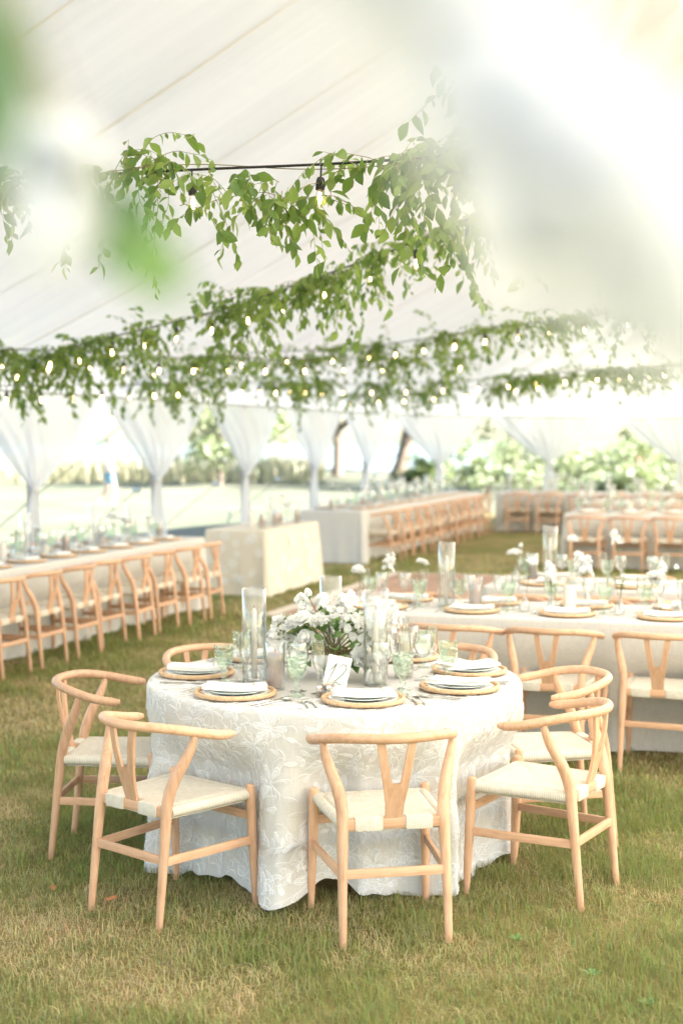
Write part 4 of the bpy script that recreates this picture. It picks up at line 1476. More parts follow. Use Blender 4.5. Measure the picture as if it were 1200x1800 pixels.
def shaker(x, y, mat, label):
    t = thing('shaker', label, 'shaker', (x, y, ZS), 0, 'salt and pepper shakers')
    put('glass', lathe_me('glass', [(0, .002), (.0125, .002), (.0125, .030), (.011, .034), (.0, .034)], M_GLASS, 16), t)
    put('filling', lathe_me('filling', [(0, .004), (.0108, .004), (.0108, .022), (0, .0225)], mat, 14), t)
    put('cap', lathe_me('cap', [(.0118, .033), (.0125, .036), (.011, .044), (.005, .0475), (0, .048)], M_SILVER, 16), t)
shaker(-.088, 5.615, M_PEPPER, 'tiny glass pepper shaker with silver cap beside the votive')
shaker(-.050, 5.612, M_SALT, 'tiny glass salt shaker with silver cap behind the napkin')

# number card
card = thing('table_card', 'white deckle-edged card with green handwritten 12, leaning by the flowers', 'card', (-.036, 5.690, ZS), 0, rot=(R(-16), R(11), R(-6)))
b = MB()
cw, chh = .048, .155
rng = random.Random(2)
ring = []
nn = 22
for k in range(nn):
    ring.append((-cw + 2 * cw * k / nn, 0))
for k in range(nn):
    ring.append((cw, chh * k / nn))
for k in range(nn):
    ring.append((cw - 2 * cw * k / nn, chh))
for k in range(nn):
    ring.append((-cw, chh - chh * k / nn))
ring = [(x + rng.uniform(-.0012, .0012), z + rng.uniform(-.0012, .0012)) for x, z in ring]
k = len(ring)
b.add([(x, -.0008, z) for x, z in ring] + [(x, .0008, z) for x, z in ring], [tuple(range(k)), tuple(range(2 * k - 1, k - 1, -1))] + [(i, i + k, (i + 1) % k + k, (i + 1) % k) for i in range(k)])
put('paper', b.mesh('paper', M_CARD, angle=30), card)
def stroke(pts, r):
    b = MB()
    P = bez([(x, -.0016, z) for x, z in pts], 8)
    n = len(P)
    b.tube(P, [r * (0.55 + 0.6 * math.sin(math.pi * (q / (n - 1)) ** 0.8)) for q in range(n)], 6, flat=0.4)
    return b.mesh('numeral', M_INK)
put('numeral', stroke([(-.030, .092), (-.016, .110), (-.008, .124), (-.014, .100), (-.022, .070), (-.030, .042)], .0034), card)
put('numeral', stroke([(.004, .104), (.011, .119), (.024, .125), (.034, .113), (.029, .095), (.013, .070), (-.005, .045), (.006, .048), (.020, .042), (.031, .047)], .0034), card)

# ------------------------------------------------------------------ white bouquet on the round table
bq = thing('flower_bouquet', 'low lush bouquet of white blooms with green leaves in a pale bowl', 'bouquet', (TC[0] + .0, TC[1] - .015, ZS))
b = MB()
b.lathe([(0, .0), (.052, .0), (.050, .010), (.036, .022), (.060, .040), (.088, .070), (.096, .100), (.091, .100), (.080, .072), (.0, .050)], 32)
put('bowl', b.mesh('bowl', M_STONE), bq)
rng = random.Random(21)
stems, leaves = MB(), []
def add_bloom(kind, p, s, d):
    M = Matrix.Translation(p) @ orient(d, rng.uniform(0, 6.28)) @ Matrix.Diagonal((s, s, s, 1))
    put('bloom', BLOOM[kind][rng.randrange(3)], bq, M=M)
    stems.tube([Vector((rng.uniform(-.03, .03), rng.uniform(-.03, .03), .085)), Vector(p) * 0.5 + Vector((0, 0, .06)), Vector(p) - Vector(d).normalized() * .006], [.0026, .0024, .002], 5)
nb = 0
for k in range(36):
    # dome of blooms, broader to both sides, loose at the crown
    t = (k + .5) / 36
    ph = k * 2.39996
    el = math.acos(1 - 1.12 * t)
    d = Vector((math.sin(el) * math.cos(ph), math.sin(el) * math.sin(ph), math.cos(el)))
    rad = Vector((.205, .15, .175))
    q = rng.uniform(.80, 1.12)
    if d.y < -.45 and -.75 < d.x < .45 and d.z < .62 and rng.random() < .75:
        continue
    p = Vector((d.x * rad.x * q, d.y * rad.y * q, .095 + d.z * rad.z * q))
    if p.z < .05:
        continue
    kind = rng.choices(('rose', 'stock', 'double', 'bud'), (.32, .38, .14, .16))[0]
    s = {'rose': 1.4, 'stock': 1.15, 'double': 1.2, 'bud': 1.0}[kind] * rng.uniform(.85, 1.2)
    add_bloom(kind, p, s, d + Vector((0, 0, .35)))
for p, kind, s in (((-.125, -.02, .30), 'bud', 1.2), ((-.10, .0, .315), 'bud', 1.15), ((-.115, .03, .285), 'rose', .9), ((.02, .0, .285), 'bud', 1.1), ((.03, -.02, .265), 'stock', 1.0), ((-.04, -.04, .26), 'stock', 1.1),
                   ((-.235, -.03, .17), 'rose', 1.0), ((-.215, .02, .215), 'rose', .95), ((.19, -.05, .12), 'double', 1.15), ((.17, -.10, .075), 'double', 1.1), ((.10, -.14, .10), 'double', 1.0), ((-.12, -.12, .235), 'rose', 1.35), ((.225, .0, .20), 'stock', 1.0)):
    add_bloom(kind, p, s, Vector(p).normalized() + Vector((0, -.1, .3)))
for k in range(105):
    a = rng.uniform(0, 6.28)
    el = rng.uniform(0.2, 1.75)
    d = Vector((math.sin(el) * math.cos(a), math.sin(el) * math.sin(a), math.cos(el)))
    p = Vector((d.x * .165, d.y * .125, .085 + d.z * .15)) * rng.uniform(.85, 1.08)
    M = Matrix.Translation(p) @ Vector(d + Vector((rng.gauss(0, .4), rng.gauss(0, .4), rng.gauss(0, .3)))).to_track_quat('Y', 'Z').to_matrix().to_4x4() @ Matrix.Rotation(rng.uniform(-1, 1), 4, 'Y')
    put('leaf', BLEAF[rng.randrange(3)], bq, M=M)
for k in range(9):       # leaves spilling over the bowl at the front
    a = R(-60) + rng.gauss(0, .5)
    p = Vector((math.cos(a) * .10 + .03, math.sin(a) * .11, .07 + rng.uniform(-.03, .03)))
    M = Matrix.Translation(p) @ Vector((math.cos(a), math.sin(a), rng.uniform(-.9, .1))).to_track_quat('Y', 'Z').to_matrix().to_4x4()
    put('leaf', BLEAF[rng.randrange(3)], bq, M=M)
put('stems', stems.mesh('stems', M_STEM), bq, kind='stuff')
bq.scale = (1.08, 1.08, 1.1)

# ------------------------------------------------------------------ long tables
def box_cloth(Lg, Wd, push_p, push_n, seed, mat, hem=0.012, name='cloth'):
    """floor-length cloth over a long table, pushed in where a chair stands; push_* = y positions of chairs on the +x / -x side"""
    rng = random.Random(seed)
    ph = [rng.uniform(0, 6.28) for _ in range(4)]
    hx, hy, er, cr = Wd / 2, Lg / 2, .016, .05
    per = []
    def seg(p, q, n, nx, ny):
        for k in range(n):
            t = k / n
            per.append((p[0] + (q[0] - p[0]) * t, p[1] + (q[1] - p[1]) * t, nx, ny))
    nl, nw = int(Lg / .035), int(Wd / .035)
    def arc(cx, cy, a0):
        for k in range(6):
            a = a0 + R(90) * k / 6
            per.append((cx + cr * math.cos(a), cy + cr * math.sin(a), math.cos(a), math.sin(a)))
    seg((hx, -hy + cr), (hx, hy - cr), nl, 1, 0)
    arc(hx - cr, hy - cr, 0)
    seg((hx - cr, hy), (-hx + cr, hy), nw, 0, 1)
    arc(-hx + cr, hy - cr, R(90))
    seg((-hx, hy - cr), (-hx, -hy + cr), nl, -1, 0)
    arc(-hx + cr, -hy + cr, R(180))
    seg((-hx + cr, -hy), (hx - cr, -hy), nw, 0, -1)
    arc(hx - cr, -hy + cr, R(270))
    n = len(per)
    levels = [('t', .5), ('t', .92), ('t', 1.0)] + [('e', q) for q in (.35, .7, 1.0)] + [('d', q) for q in (.05, .12, .2, .3, .4, .5, .6, .7, .8, .9, 1.0)]
    vs = []
    top = ZT + .0035
    s_ = 0.0
    for kind, q in levels:
        s_ = 0.0
        for i, (x, y, nx, ny) in enumerate(per):
            px, py = per[i - 1][0], per[i - 1][1]
            s_ += math.hypot(x - px, y - py)
            corner = 1.0 if abs(nx * ny) > 1e-6 else 0.0
            if kind == 't':
                vs.append((x - nx * er - (nx * hx * .0) if q == 1 else x * q * .98, y - ny * er if q == 1 else y * q * .98, top))
            elif kind == 'e':
                a = q * math.pi / 2
                vs.append((x - nx * er * (1 - math.sin(a)), y - ny * er * (1 - math.sin(a)), top - er * (1 - math.cos(a))))
            else:
                z = (top - er) * (1 - q) + hem * q
                f = math.sin(s_ * 9 + ph[0]) * .45 + math.sin(s_ * 17 + ph[1]) * .35 + math.sin(s_ * 31 + ph[2]) * .2
                o = .02 * q + f * .028 * q ** 1.3 + corner * .05 * q
                low = smooth01((.58 - z) / .16)
                for yy, sd_ in [(t, 1) for t in push_p] + [(t, -1) for t in push_n]:
                    if nx == sd_:
                        w = math.exp(-((y - yy) / .27) ** 4)
                        o = o + (min(o, -.135 + f * .01) - o) * w * low
                vs.append((x + nx * o, y + ny * o, z))
    fs = []
    for j in range(len(levels) - 1):
        for i in range(n):
            a, c = j * n + i, j * n + (i + 1) % n
            fs.append((a, a + n, c + n, c))
    fs.append(tuple(range(n)))
    b = MB()
    b.add(vs, fs)
    return b.mesh(name, mat, angle=0)

def long_table(key, desc, center, rz, Lg, Wd, ys_p, ys_n, seed, detail=2, chairs_n=None, cat_label=None, reverse=False, phase=0, set_n=True):
    """a banquet table (its long axis = local y) with chairs, cloth, settings and candle runs. +x is the side facing the view."""
    M = Matrix.Translation(center) @ Matrix.Rotation(rz, 4, 'Z')
    rng = random.Random(seed)
    t = thing('banquet_table', f'long banquet table under pale linen, the {desc}', 'table', center, rz, 'long banquet tables')
    b = MB()
    b.rbox((-Wd / 2 + .02, -Lg / 2 + .02, .728), (Wd / 2 - .02, Lg / 2 - .02, .754), .006)
    put('table_top', b.mesh('table_top', M_WOOD), t)
    b = MB()
    b.tube([(0, 0, 0), (0, 0, .73)], .018, 8)
    lm = b.mesh('leg', M_STEEL)
    for sx in (-1, 1):
        for sy in (-1, 1):
            put('leg', lm, t, loc=(sx * (Wd / 2 - .3), sy * (Lg / 2 - .3), 0))
    pn = ys_n if chairs_n is None else chairs_n
    cl = put('linen_tablecloth', box_cloth(Lg, Wd, ys_p, pn, seed, M_LINEN), loc=center, rot=(0, 0, rz))
    tag(cl, f'floor-length oatmeal linen tablecloth on the {desc}', 'tablecloth', 'linen tablecloths')
    def order(ys):
        return sorted(ys, reverse=reverse)
    for side, ys in ((1, ys_p), (-1, pn)):
        sn = 'near' if side > 0 else 'far'
        for k, y in enumerate(order(ys)):
            p = M @ Vector((side * (Wd / 2 + .115 + rng.uniform(-.025, .03)), y + rng.uniform(-.025, .025), 0))
            chair(p, rz + (R(90) if side > 0 else R(-90)) + R(rng.uniform(-4.5, 4.5)),
                  f'wishbone chair, {ORD[k]} on the {sn} side of the {desc}', f'chairs at the {desc}')
    for side, ys in ((1, ys_p), (-1, ys_n if set_n else [])):
        sn = 'near' if side > 0 else 'far'
        for k, y in enumerate(order(ys)):
            w = f'{ORD[k]} {sn}-side place of the {desc}'
            rr = rz + (R(90) if side > 0 else R(-90))
            def at_(dx, dy, z=ZS):
                return M @ Vector((side * (Wd / 2 - .21 - dx), y + side * dy, z))
            charger(at_(0, 0), rr, 'rattan charger, ' + w, 'rattan chargers')
            tag(put('dinner_plate', PLATE, loc=at_(0, 0, ZS + .0050), rot=(0, 0, rr)), 'white plate on its charger, ' + w, 'plate', f'plates on the {desc}')
            tag(put('napkin', NAPKIN[k % 3], loc=at_(0, 0, ZS + .0225), rot=(0, 0, rr + R(rng.choice((0, 8, 90, -6))))), 'folded white napkin, ' + w, 'napkin', f'napkins on the {desc}')
            tag(put('green_goblet', GOBLET, loc=at_(.17 + rng.uniform(-.02, .02), .19 + rng.uniform(-.02, .02))), 'pale green goblet, ' + w, 'goblet', f'goblets on the {desc}')
            if detail >= 1:
                tag(put('wine_glass', WINE, loc=at_(.22, .11 + rng.uniform(-.02, .02))), 'clear wine glass, ' + w, 'wine glass', f'wine glasses on the {desc}')
            if detail >= 1:
                tag(put('champagne_flute', FLUTE, loc=at_(.24, .21 + rng.uniform(-.015, .015))), 'clear flute, ' + w, 'flute', f'flutes on the {desc}')
            if detail >= 2:
                tag(put('fork', FORK, loc=at_(-.01, -.20), rot=(0, 0, rr)), 'silver fork, ' + w, 'fork', f'cutlery on the {desc}')
                tag(put('knife', KNIFE, loc=at_(0, .19), rot=(0, 0, rr)), 'silver knife, ' + w, 'knife', f'cutlery on the {desc}')
    return M

def vase(loc, label, rng, group, n=2, h=.12, kinds=('rose', 'stock', 'double', 'bud'), s=1.0, green=False):
    t = thing('bud_vase', label, 'vase', loc, rng.uniform(0, 6.28), group)
    put('glass', BOTTLE, t)
    for k in range(n):
        a = rng.uniform(0, 6.28)
        lean = rng.uniform(.1, .35)
        hh = .114 + h * rng.uniform(.7, 1.15)
        e = Vector((math.cos(a) * lean * h, math.sin(a) * lean * h, hh))
        b = MB()
        b.tube([(0, 0, .02), (e.x * .3, e.y * .3, .12), e], [.0018, .0018, .0015], 5)
        st = put('stem', b.mesh('stem', M_STEM), t)
        d = Vector((e.x, e.y, .12))
        if not green:
            Mx = Matrix.Translation(e) @ orient(d, rng.uniform(0, 6)) @ Matrix.Scale(s * rng.uniform(.9, 1.25), 4)
            put('bloom', BLOOM[rng.choice(kinds)][rng.randrange(3)], st, M=Mx)
        for q in range(5 if green else 2):
            p = Vector((e.x * .3, e.y * .3, .12)).lerp(e, rng.uniform(.3, 1.0 if green else .85))
            a2 = rng.uniform(0, 6.28)
            Mx = Matrix.Translation(p) @ Vector((math.cos(a2), math.sin(a2), .4)).to_track_quat('Y', 'Z').to_matrix().to_4x4() @ Matrix.Scale(.75, 4)
            put('leaf', BLEAF[rng.randrange(3)], st, M=Mx)
    return t

def runner(M, desc, Lg, items, seed):
    """things along the middle of a long table: list of (kind, y, x)"""
    rng = random.Random(seed)
    cnt = {}
    fill = items
    for q in range(int(Lg / .36)):
        y = -Lg / 2 + .2 + q * .36 + rng.uniform(-.08, .08)
        if all(abs(y - i[1]) > .09 for i in fill):
            items = items + [(rng.choice('vsgpvhw'), y, rng.choice((-1, 1)) * rng.uniform(.03, .15))]
    for kind, y, x in items:
        p = M @ Vector((x, y, ZS))
        cnt[kind] = cnt.get(kind, 0) + 1
        o = ORD[min(cnt[kind] - 1, 13)]
        if kind == 'h':
            hurricane(p.x, p.y, ZS, f'tall glass cylinder with taper candle, {o} along the {desc}', f'hurricane candles on the {desc}')
        elif kind == 'p':
            pillar(p.x, p.y, ZS, f'mauve pillar candle in glass, {o} along the {desc}', f'pillar candles on the {desc}')
        elif kind == 'w':
            pillar(p.x, p.y, ZS, f'plain white pillar candle, {o} along the {desc}', f'white candles on the {desc}', white=True, glass=False)
        elif kind == 'v':
            vase(p, f'glass bud vase with white blooms, {o} along the {desc}', rng, f'bud vases on the {desc}', n=rng.choice((2, 3, 3)), s=1.15)
        elif kind == 's':
            vase(p, f'glass bud vase with a single tall white bloom, {o} along the {desc}', rng, f'single-bloom vases on the {desc}', n=1, h=.2, s=1.1)
        elif kind == 'g':
            vase(p, f'glass bud vase of leafy green sprigs, {o} along the {desc}', rng, f'green vases on the {desc}', n=3, green=True)

def frange(a, n, st):
    return [a + st * k for k in range(n)]

RZ_A, RZ_C = TH, TH - R(90)       # along the tent; across it
# curtain-side table (along the tent)
D1 = 'curtain-side table'
c = W(1.35, -2.85)
ys = [2.85 - .12 - .548 * k for k in range(11)]
M1 = long_table('a', D1, c, RZ_A, 6.6, .95, ys, ys, 101, detail=1, chairs_n=[2.6, 1.9, 1.3], reverse=True)
runner(M1, D1, 6.6, [('h', 2.5, 0), ('v', 2.2, .05), ('p', 1.95, -.08), ('h', 1.6, .05), ('g', 1.3, 0), ('p', 1.0, .08), ('v', .7, -.05), ('h', .35, .05), ('w', .05, 0), ('v', -.3, .05), ('p', -.6, -.05), ('h', -.9, .05), ('g', -1.2, 0), ('v', -1.55, .08), ('h', -1.9, -.03), ('p', -2.2, .05)], 7)
# far long table (along the tent)
D2 = 'far long table'
c = W(1.38, 10.0)
ys = [-3.35 + .585 * k for k in range(12)]
M2 = long_table('b', D2, c, RZ_A, 7.9, .95, ys, ys, 102, detail=1, chairs_n=[])
runner(M2, D2, 7.9, [('v', -3.0, 0), ('p', -2.7, .1), ('h', -2.3, 0), ('g', -1.9, .1), ('p', -1.5, 0), ('h', -1.1, -.1), ('v', -.7, .05), ('h', -.1, 0), ('p', .4, .1), ('v', .9, 0), ('h', 1.4, .05), ('g', 1.9, 0), ('p', 2.4, .05), ('h', 2.8, 0)], 8)
# first cross table, right behind the round table
def cross(corner, Lg, Wd):
    v = Vector((math.cos(TH), math.sin(TH), 0))
    u = Vector((-math.sin(TH), math.cos(TH), 0))
    return Vector(corner) + v * Lg / 2 + u * Wd / 2
D3 = 'first cross table'
LG = 4.2
c = cross((-.13, 8.50, 0), LG, .86)
ys3 = [-LG / 2 + .32 + .565 * k for k in range(7)]
M3 = long_table('c', D3, c, RZ_C, LG, .86, ys3, [y + .05 for y in ys3], 103, detail=2)
runner(M3, D3, LG, [('v', -1.95, .08), ('v', -1.86, -.16), ('s', -1.62, -.02), ('h', -1.42, .02), ('p', -1.22, .10), ('s', -.92, .12), ('w', -.66, .06), ('v', -.6, -.2), ('g', -.36, .12), ('p', .02, .0), ('h', .16, .08), ('s', -.02, .16), ('v', .42, .12), ('w', .3, -.1), ('h', .9, 0), ('v', .7, -.1), ('p', 1.3, .1)], 9)
# second cross table
D4 = 'second cross table'
LG = 4.2
c = cross((0.98, 9.92, 0), LG, .86)
ys4 = [-LG / 2 + .40 + .61 * k for k in range(5)]
M4 = long_table('d', D4, c, RZ_C, LG, .86, ys4, ys4, 104, detail=1, chairs_n=ys4)
runner(M4, D4, LG, [('v', -1.93, .05), ('p', -1.84, -.1), ('h', -1.70, -.05), ('s', -1.52, .08), ('p', -.95, -.05), ('v', -.72, .05), ('w', .12, .0), ('h', .32, .05), ('s', .05, .1), ('v', .6, 0), ('h', -.1, -.12), ('p', .9, .05)], 10)
# third cross table beyond the dance floor
D5 = 'third cross table'
LG = 4.6
c = cross((3.05, 19.6, 0), LG, .9)
ys5 = [-LG / 2 + .35 + .575 * k for k in range(5)]
M5 = long_table('e', D5, c, RZ_C, LG, .9, ys5, ys5, 105, detail=1, chairs_n=[])
runner(M5, D5, LG, [('v', -2.0, 0), ('h', -1.7, 0), ('p', -1.3, .1), ('g', -1.0, 0), ('h', -.6, .05), ('v', -.2, 0), ('p', .2, .05), ('h', .6, 0)], 11)
D6 = 'fourth cross table'
LG = 4.2
c = cross((3.75, 22.9, 0), LG, .9)
ys6 = [-LG / 2 + .4 + .61 * k for k in range(5)]
M6 = long_table('f', D6, c, RZ_C, LG, .9, ys6, ys6, 106, detail=0, set_n=False, chairs_n=ys6[:4])
runner(M6, D6, LG, [('v', -1.6, 0), ('h', -1.1, 0), ('g', -.6, 0), ('h', -.1, 0), ('v', .4, 0)], 12)
D7 = 'last far table'
LG = 4.2
c = cross((3.0, 27.6, 0), LG, .9)
ys7 = [-LG / 2 + .45 + .61 * k for k in range(6)]
M7 = long_table('g', D7, c, RZ_C, LG, .9, ys7, ys7, 107, detail=0, set_n=False, chairs_n=[])
runner(M7, D7, LG, [('v', -1.5, 0), ('h', -1.0, 0), ('p', -.5, 0), ('h', 0, 0), ('v', .5, 0)], 13)

# lace-covered side table between the two long tables
cc = W(1.68, 2.55)
t = thing('side_table', 'short table under the cream lace cloth, between the two long tables', 'table', cc, RZ_A)
b = MB()
b.rbox((-.36, -.91, .728), (.36, .91, .754), .006)
put('table_top', b.mesh('table_top', M_WOOD), t)
b = MB()
b.tube([(0, 0, 0), (0, 0, .73)], .018, 8)
lm = b.mesh('leg', M_STEEL)
for sx in (-1, 1):
    for sy in (-1, 1):
        put('leg', lm, t, loc=(sx * .28, sy * .68, 0))
sc_ = put('side_tablecloth', box_cloth(1.86, .76, [], [], 140, M_LINEN_CREAM, hem=.02), loc=cc, rot=(0, 0, RZ_A))
tag(sc_, 'cream lace cloth flaring to the grass on the side table', 'tablecloth')
rng = random.Random(31)
for k in range(70):
    side = rng.random() < .62
    if side:
        y, z = rng.uniform(-.87, .87), rng.uniform(.06, .70)
        Mx = Matrix.Translation((.405 + .02 * (1 - z / .7), y, z)) @ Matrix.Rotation(R(90), 4, 'Y')
    else:
        x, z = rng.uniform(-.34, .34), rng.uniform(.06, .70)
        Mx = Matrix.Translation((x, -.955 - .02 * (1 - z / .7), z)) @ Matrix.Rotation(R(90), 4, 'X')
    b = MB()
    n = 6
    s = rng.uniform(.04, .07)
    for q in range(n):
        a = q * 6.283 / n + k
        b.add([Mx @ Vector((math.cos(a + g) * r, math.sin(a + g) * r, .0)) for g, r in ((0, .01), (-.32, s * .6), (0, s), (.32, s * .6))], [(0, 1, 2, 3)])
    put('lace_flower', b.mesh('lace_flower', M_LACE, smooth=False), sc_)
MS = Matrix.Translation(cc) @ Matrix.Rotation(RZ_A, 4, 'Z')
DS = 'lace side table'
runner(MS, DS, 1.6, [('p', -.6, .2), ('w', -.42, .0), ('p', -.2, .22), ('p', .05, .18), ('h', .25, 0), ('v', .5, .1), ('p', .62, .2), ('w', -.05, -.15)], 14)

# ------------------------------------------------------------------ string lights and leaf garlands
def resample(pts, step):
    P = bez(pts, 12)
    out, acc = [P[0]], 0.0
    for a, c in zip(P, P[1:]):
        d = (c - a).length
        while acc + d >= step:
            t = (step - acc) / d
            a = a.lerp(c, t)
            out.append(a.copy())
            d = (c - a).length
            acc = 0.0
        acc += d
    return out

b = MB()
b.tube([(0, 0, 0), (0, 0, -.055)], .0042, 8)
b.lathe([(.0, .006), (.009, .004), (.011, -.004), (.0, -.008)], 10)
b.lathe([(.0, -.050), (.012, -.052), (.0165, -.060), (.0185, -.075), (.0185, -.100), (.0165, -.104), (0, -.104)], 18)
SOCKET = b.mesh('socket', M_BLACK)
b = MB()
b.lathe([(.0125, -.102), (.0135, -.112), (.0205, -.128), (.0225, -.145), (.0195, -.160), (.010, -.172), (0, -.175)], 18)
for k in range(4):
    a = k * 1.57
    b.tube([(.0035 * math.cos(a), .0035 * math.sin(a), -.112), (.0065 * math.cos(a), .0065 * math.sin(a), -.135), (.0035 * math.cos(a), .0035 * math.sin(a), -.157)], .0016, 5, mi=1)
BULB = b.mesh('bulb', [M_BULB, M_FIL])

def string_light(label, pts, spacing=.56, offset=.2, sag=.0):
    t = thing('string_light', label, 'string light', tuple(Vector(pts[0])), 0, 'string lights under the canopy')
    o = Vector(pts[0])
    P = resample(pts, .08)
    b = MB()
    b.tube([p - o for p in P], .0058, 6)
    put('cable', b.mesh('cable', M_BLACK), t)
    n = int(spacing / .08)
    k0 = int(offset / .08)
    for i in range(k0, len(P), n):
        q = P[i] - o
        s = put('socket', SOCKET, t, loc=q, rot=(random.uniform(-.06, .06), random.uniform(-.06, .06), random.uniform(0, 6)))
        put('bulb', BULB, s)
    return P

GLEAF = [leaf_mesh(.060, .0165, .35, .25), leaf_mesh(.068, .0150, .4, .4), leaf_mesh(.050, .0170, .25, .15), leaf_mesh(.056, .0125, .5, .5)]

def garland(label, P, clumps, seed, indiv, size=1.0, drop=1.0):
    """vine wound along polyline P. clumps: (start fraction, end fraction, branches per metre, longest branch)"""
    rng = random.Random(seed)
    o = P[0].copy()
    t = thing('vine_garland', label, 'garland', tuple(o), 0, 'leaf garlands along the string lights')
    stems = MB()
    mats = []
    step = (P[1] - P[0]).length
    # main vine winding round the cable
    main = [p - o + Vector((.02 * math.sin(i * .5), .02 * math.cos(i * .43), .02 * math.sin(i * .31))) for i, p in enumerate(P)]
    ranges = []
    for f0, f1, dens, ln, *below in clumps:
        below = below[0] if below else 0.0
        i0, i1 = int(f0 * (len(P) - 1)), max(int(f0 * (len(P) - 1)) + 2, int(f1 * (len(P) - 1)))
        stems.tube(main[i0:i1 + 1], .0022, 5)
        nbr = int((i1 - i0) * step * dens)
        tang = (P[i1] - P[i0]).normalized()
        span = (i1 - i0) * step
        nc = max(1, round(span / .50))
        cen = [i0 + (i1 - i0) * (q + rng.uniform(.2, .8)) / nc for q in range(nc)]
        wts = [rng.uniform(.35, 1.4) for _ in cen]
        for k in range(nbr):
            x = rng.uniform(i0, i1) if rng.random() < .3 else rng.gauss(rng.choices(cen, wts)[0], .13 / step)
            x = min(max(x, i0), i1 - .01)
            i = int(x)
            p = main[i].lerp(main[min(i + 1, len(main) - 1)], x - i)
            if below:
                p = p - Vector((0, 0, rng.uniform(.3, 1.0) * below))
            a = rng.uniform(0, 6.28)
            sgn = rng.choice((-1, 1))
            d = (tang * sgn * rng.uniform(.2, 1.0) + Vector((math.cos(a), math.sin(a), 0)) * .9 + Vector((0, 0, rng.uniform(-.8, .9)))).normalized()
            L_ = ln * rng.uniform(.25, 1.0)
            st = .032 * size
            pts = [p.copy()]
            side = 1
            for q in range(int(L_ / st)):
                d = (d + Vector((rng.gauss(0, .16), rng.gauss(0, .16), -.13 * drop + rng.gauss(0, .12)))).normalized()
                p = p + d * st
                pts.append(p.copy())
                side = -side
                hz = d.cross(Vector((0, 0, 1)))
                if hz.length < .2:
                    hz = Vector((math.cos(a), math.sin(a), 0))
                hz.normalize()
                ld = (d * .35 + hz * side * rng.uniform(.35, 1.0) + Vector((rng.gauss(0, .3), rng.gauss(0, .3), -rng.uniform(.0, 1.15)))).normalized()
                s = size * rng.choice((.55, .75, .95, 1.1, 1.3, 1.5)) * rng.uniform(.9, 1.1)
                M = Matrix.Translation(p) @ ld.to_track_quat('Y', 'Z').to_matrix().to_4x4() @ Matrix.Rotation(rng.gauss(0, .8), 4, 'Y') @ Matrix.Scale(s, 4)
                mats.append(M)
            if len(pts) > 2:
                stems.tube(pts, [.0017 - .0009 * q / len(pts) for q in range(len(pts))], 4)
    put('vine_stem', stems.mesh('vine_stem', M_STEM), t, kind='stuff')
    rng.shuffle(mats)
    for M in mats[:indiv]:
        put('leaf', GLEAF[rng.randrange(4)], t, M=M)
    rest = mats[indiv:]
    if rest:
        n = len(rest)
        fol = MB()
        outl = [(0, 0), (.30, .7), (.55, 1.0), (.8, .62), (1.0, 0.03)]
        for M in rest:
            ln, w = .060 * rng.uniform(.9, 1.1), .0165 * rng.uniform(.85, 1.1)
            vs = []
            for v, ww in outl:
                z = -.28 * ln * v * v
                vs += [M @ Vector((-ww * w, ln * v, z + .3 * ww * w)), M @ Vector((0, ln * v, z)), M @ Vector((ww * w, ln * v, z + .3 * ww * w))]
            fs = []
            for r in range(4):
                fs += [(r * 3, r * 3 + 1, r * 3 + 4, r * 3 + 3), (r * 3 + 1, r * 3 + 2, r * 3 + 5, r * 3 + 4)]
            fol.add(vs, fs)
        put('foliage', fol.mesh('foliage', M_LEAFI, angle=0), t, kind='stuff')
    return t

def path(px):
    return [Vector(p) for p in px]

S1 = [(-5.62, 7.70, 2.40), (-3.6, 7.08, 2.78), (-1.976, 6.567, 2.938), (-0.833, 6.015, 2.905), (-0.046, 5.764, 2.892), (0.355, 5.614, 2.89), (0.864, 5.463, 2.90), (1.456, 5.262, 2.94), (2.6, 4.9, 3.05)]
P = string_light('nearest string of bulbs, a straight black cable above the round table', S1, offset=.35)
n = len(P)
def frac(P, x):
    """fraction along P whose world x is x"""
    for i, p in enumerate(P):
        if p.x >= x:
            return i / (len(P) - 1)
    return 1.0
garland('trailing light green vine on the nearest string of bulbs, over the round table', P,
        [(frac(P, -2.0), frac(P, -.86), 46, .45), (frac(P, -1.0), frac(P, -.74), 60, .60), (frac(P, -.76), frac(P, -.06), 40, .45, .17), (frac(P, -.04), frac(P, .48), 84, .56), (frac(P, .40), frac(P, .85), 60, .68)], 3, 300, size=.92)
S2 = [(-3.58, 14.05, 2.42), (-2.001, 12.263, 2.66), (-0.942, 10.763, 2.748), (-0.269, 9.667, 2.845), (0.31, 8.67, 2.931), (0.679, 7.972, 3.002), (1.152, 7.276, 3.09), (1.69, 6.579, 3.172), (2.7, 5.3, 3.3)]
P = string_light('second string of bulbs, slanting up from the curtains past the middle of the tent', S2, offset=.3)
garland('dense dark green vine on the second slanting string of bulbs', P,
        [(frac(P, -3.55), frac(P, -1.75), 32, .70), (frac(P, -1.9), frac(P, -.9), 18, .50), (frac(P, -.95), frac(P, .05), 42, .66), (frac(P, .0), frac(P, .5), 27, .55), (frac(P, .45), frac(P, 1.05), 40, .5)], 5, 300, size=.98)
S3 = [(-2.3, 16.3, 2.62), (-1.2, 16.9, 2.80), (-0.027, 17.077, 2.863), (0.742, 16.077, 2.89), (1.653, 14.578, 2.943), (2.16, 13.576, 2.939), (3.12, 12.075, 3.0)]
P = string_light('third string of bulbs, low across the middle of the tent', S3, offset=.2)
garland('loose green vine on the third string of bulbs over the dance floor', P, [(0.02, .16, 24, .5), (.24, .42, 32, .5), (.46, .66, 27, .5), (.68, .98, 36, .5)], 7, 0, size=1.0)
S3b = [(-3.9, 11.3, 2.50), (-2.6, 13.0, 2.60), (-2.1, 14.0, 2.60), (-1.09, 15.5, 2.66), (0.2, 16.6, 2.72), (1.8, 17.6, 2.80)]
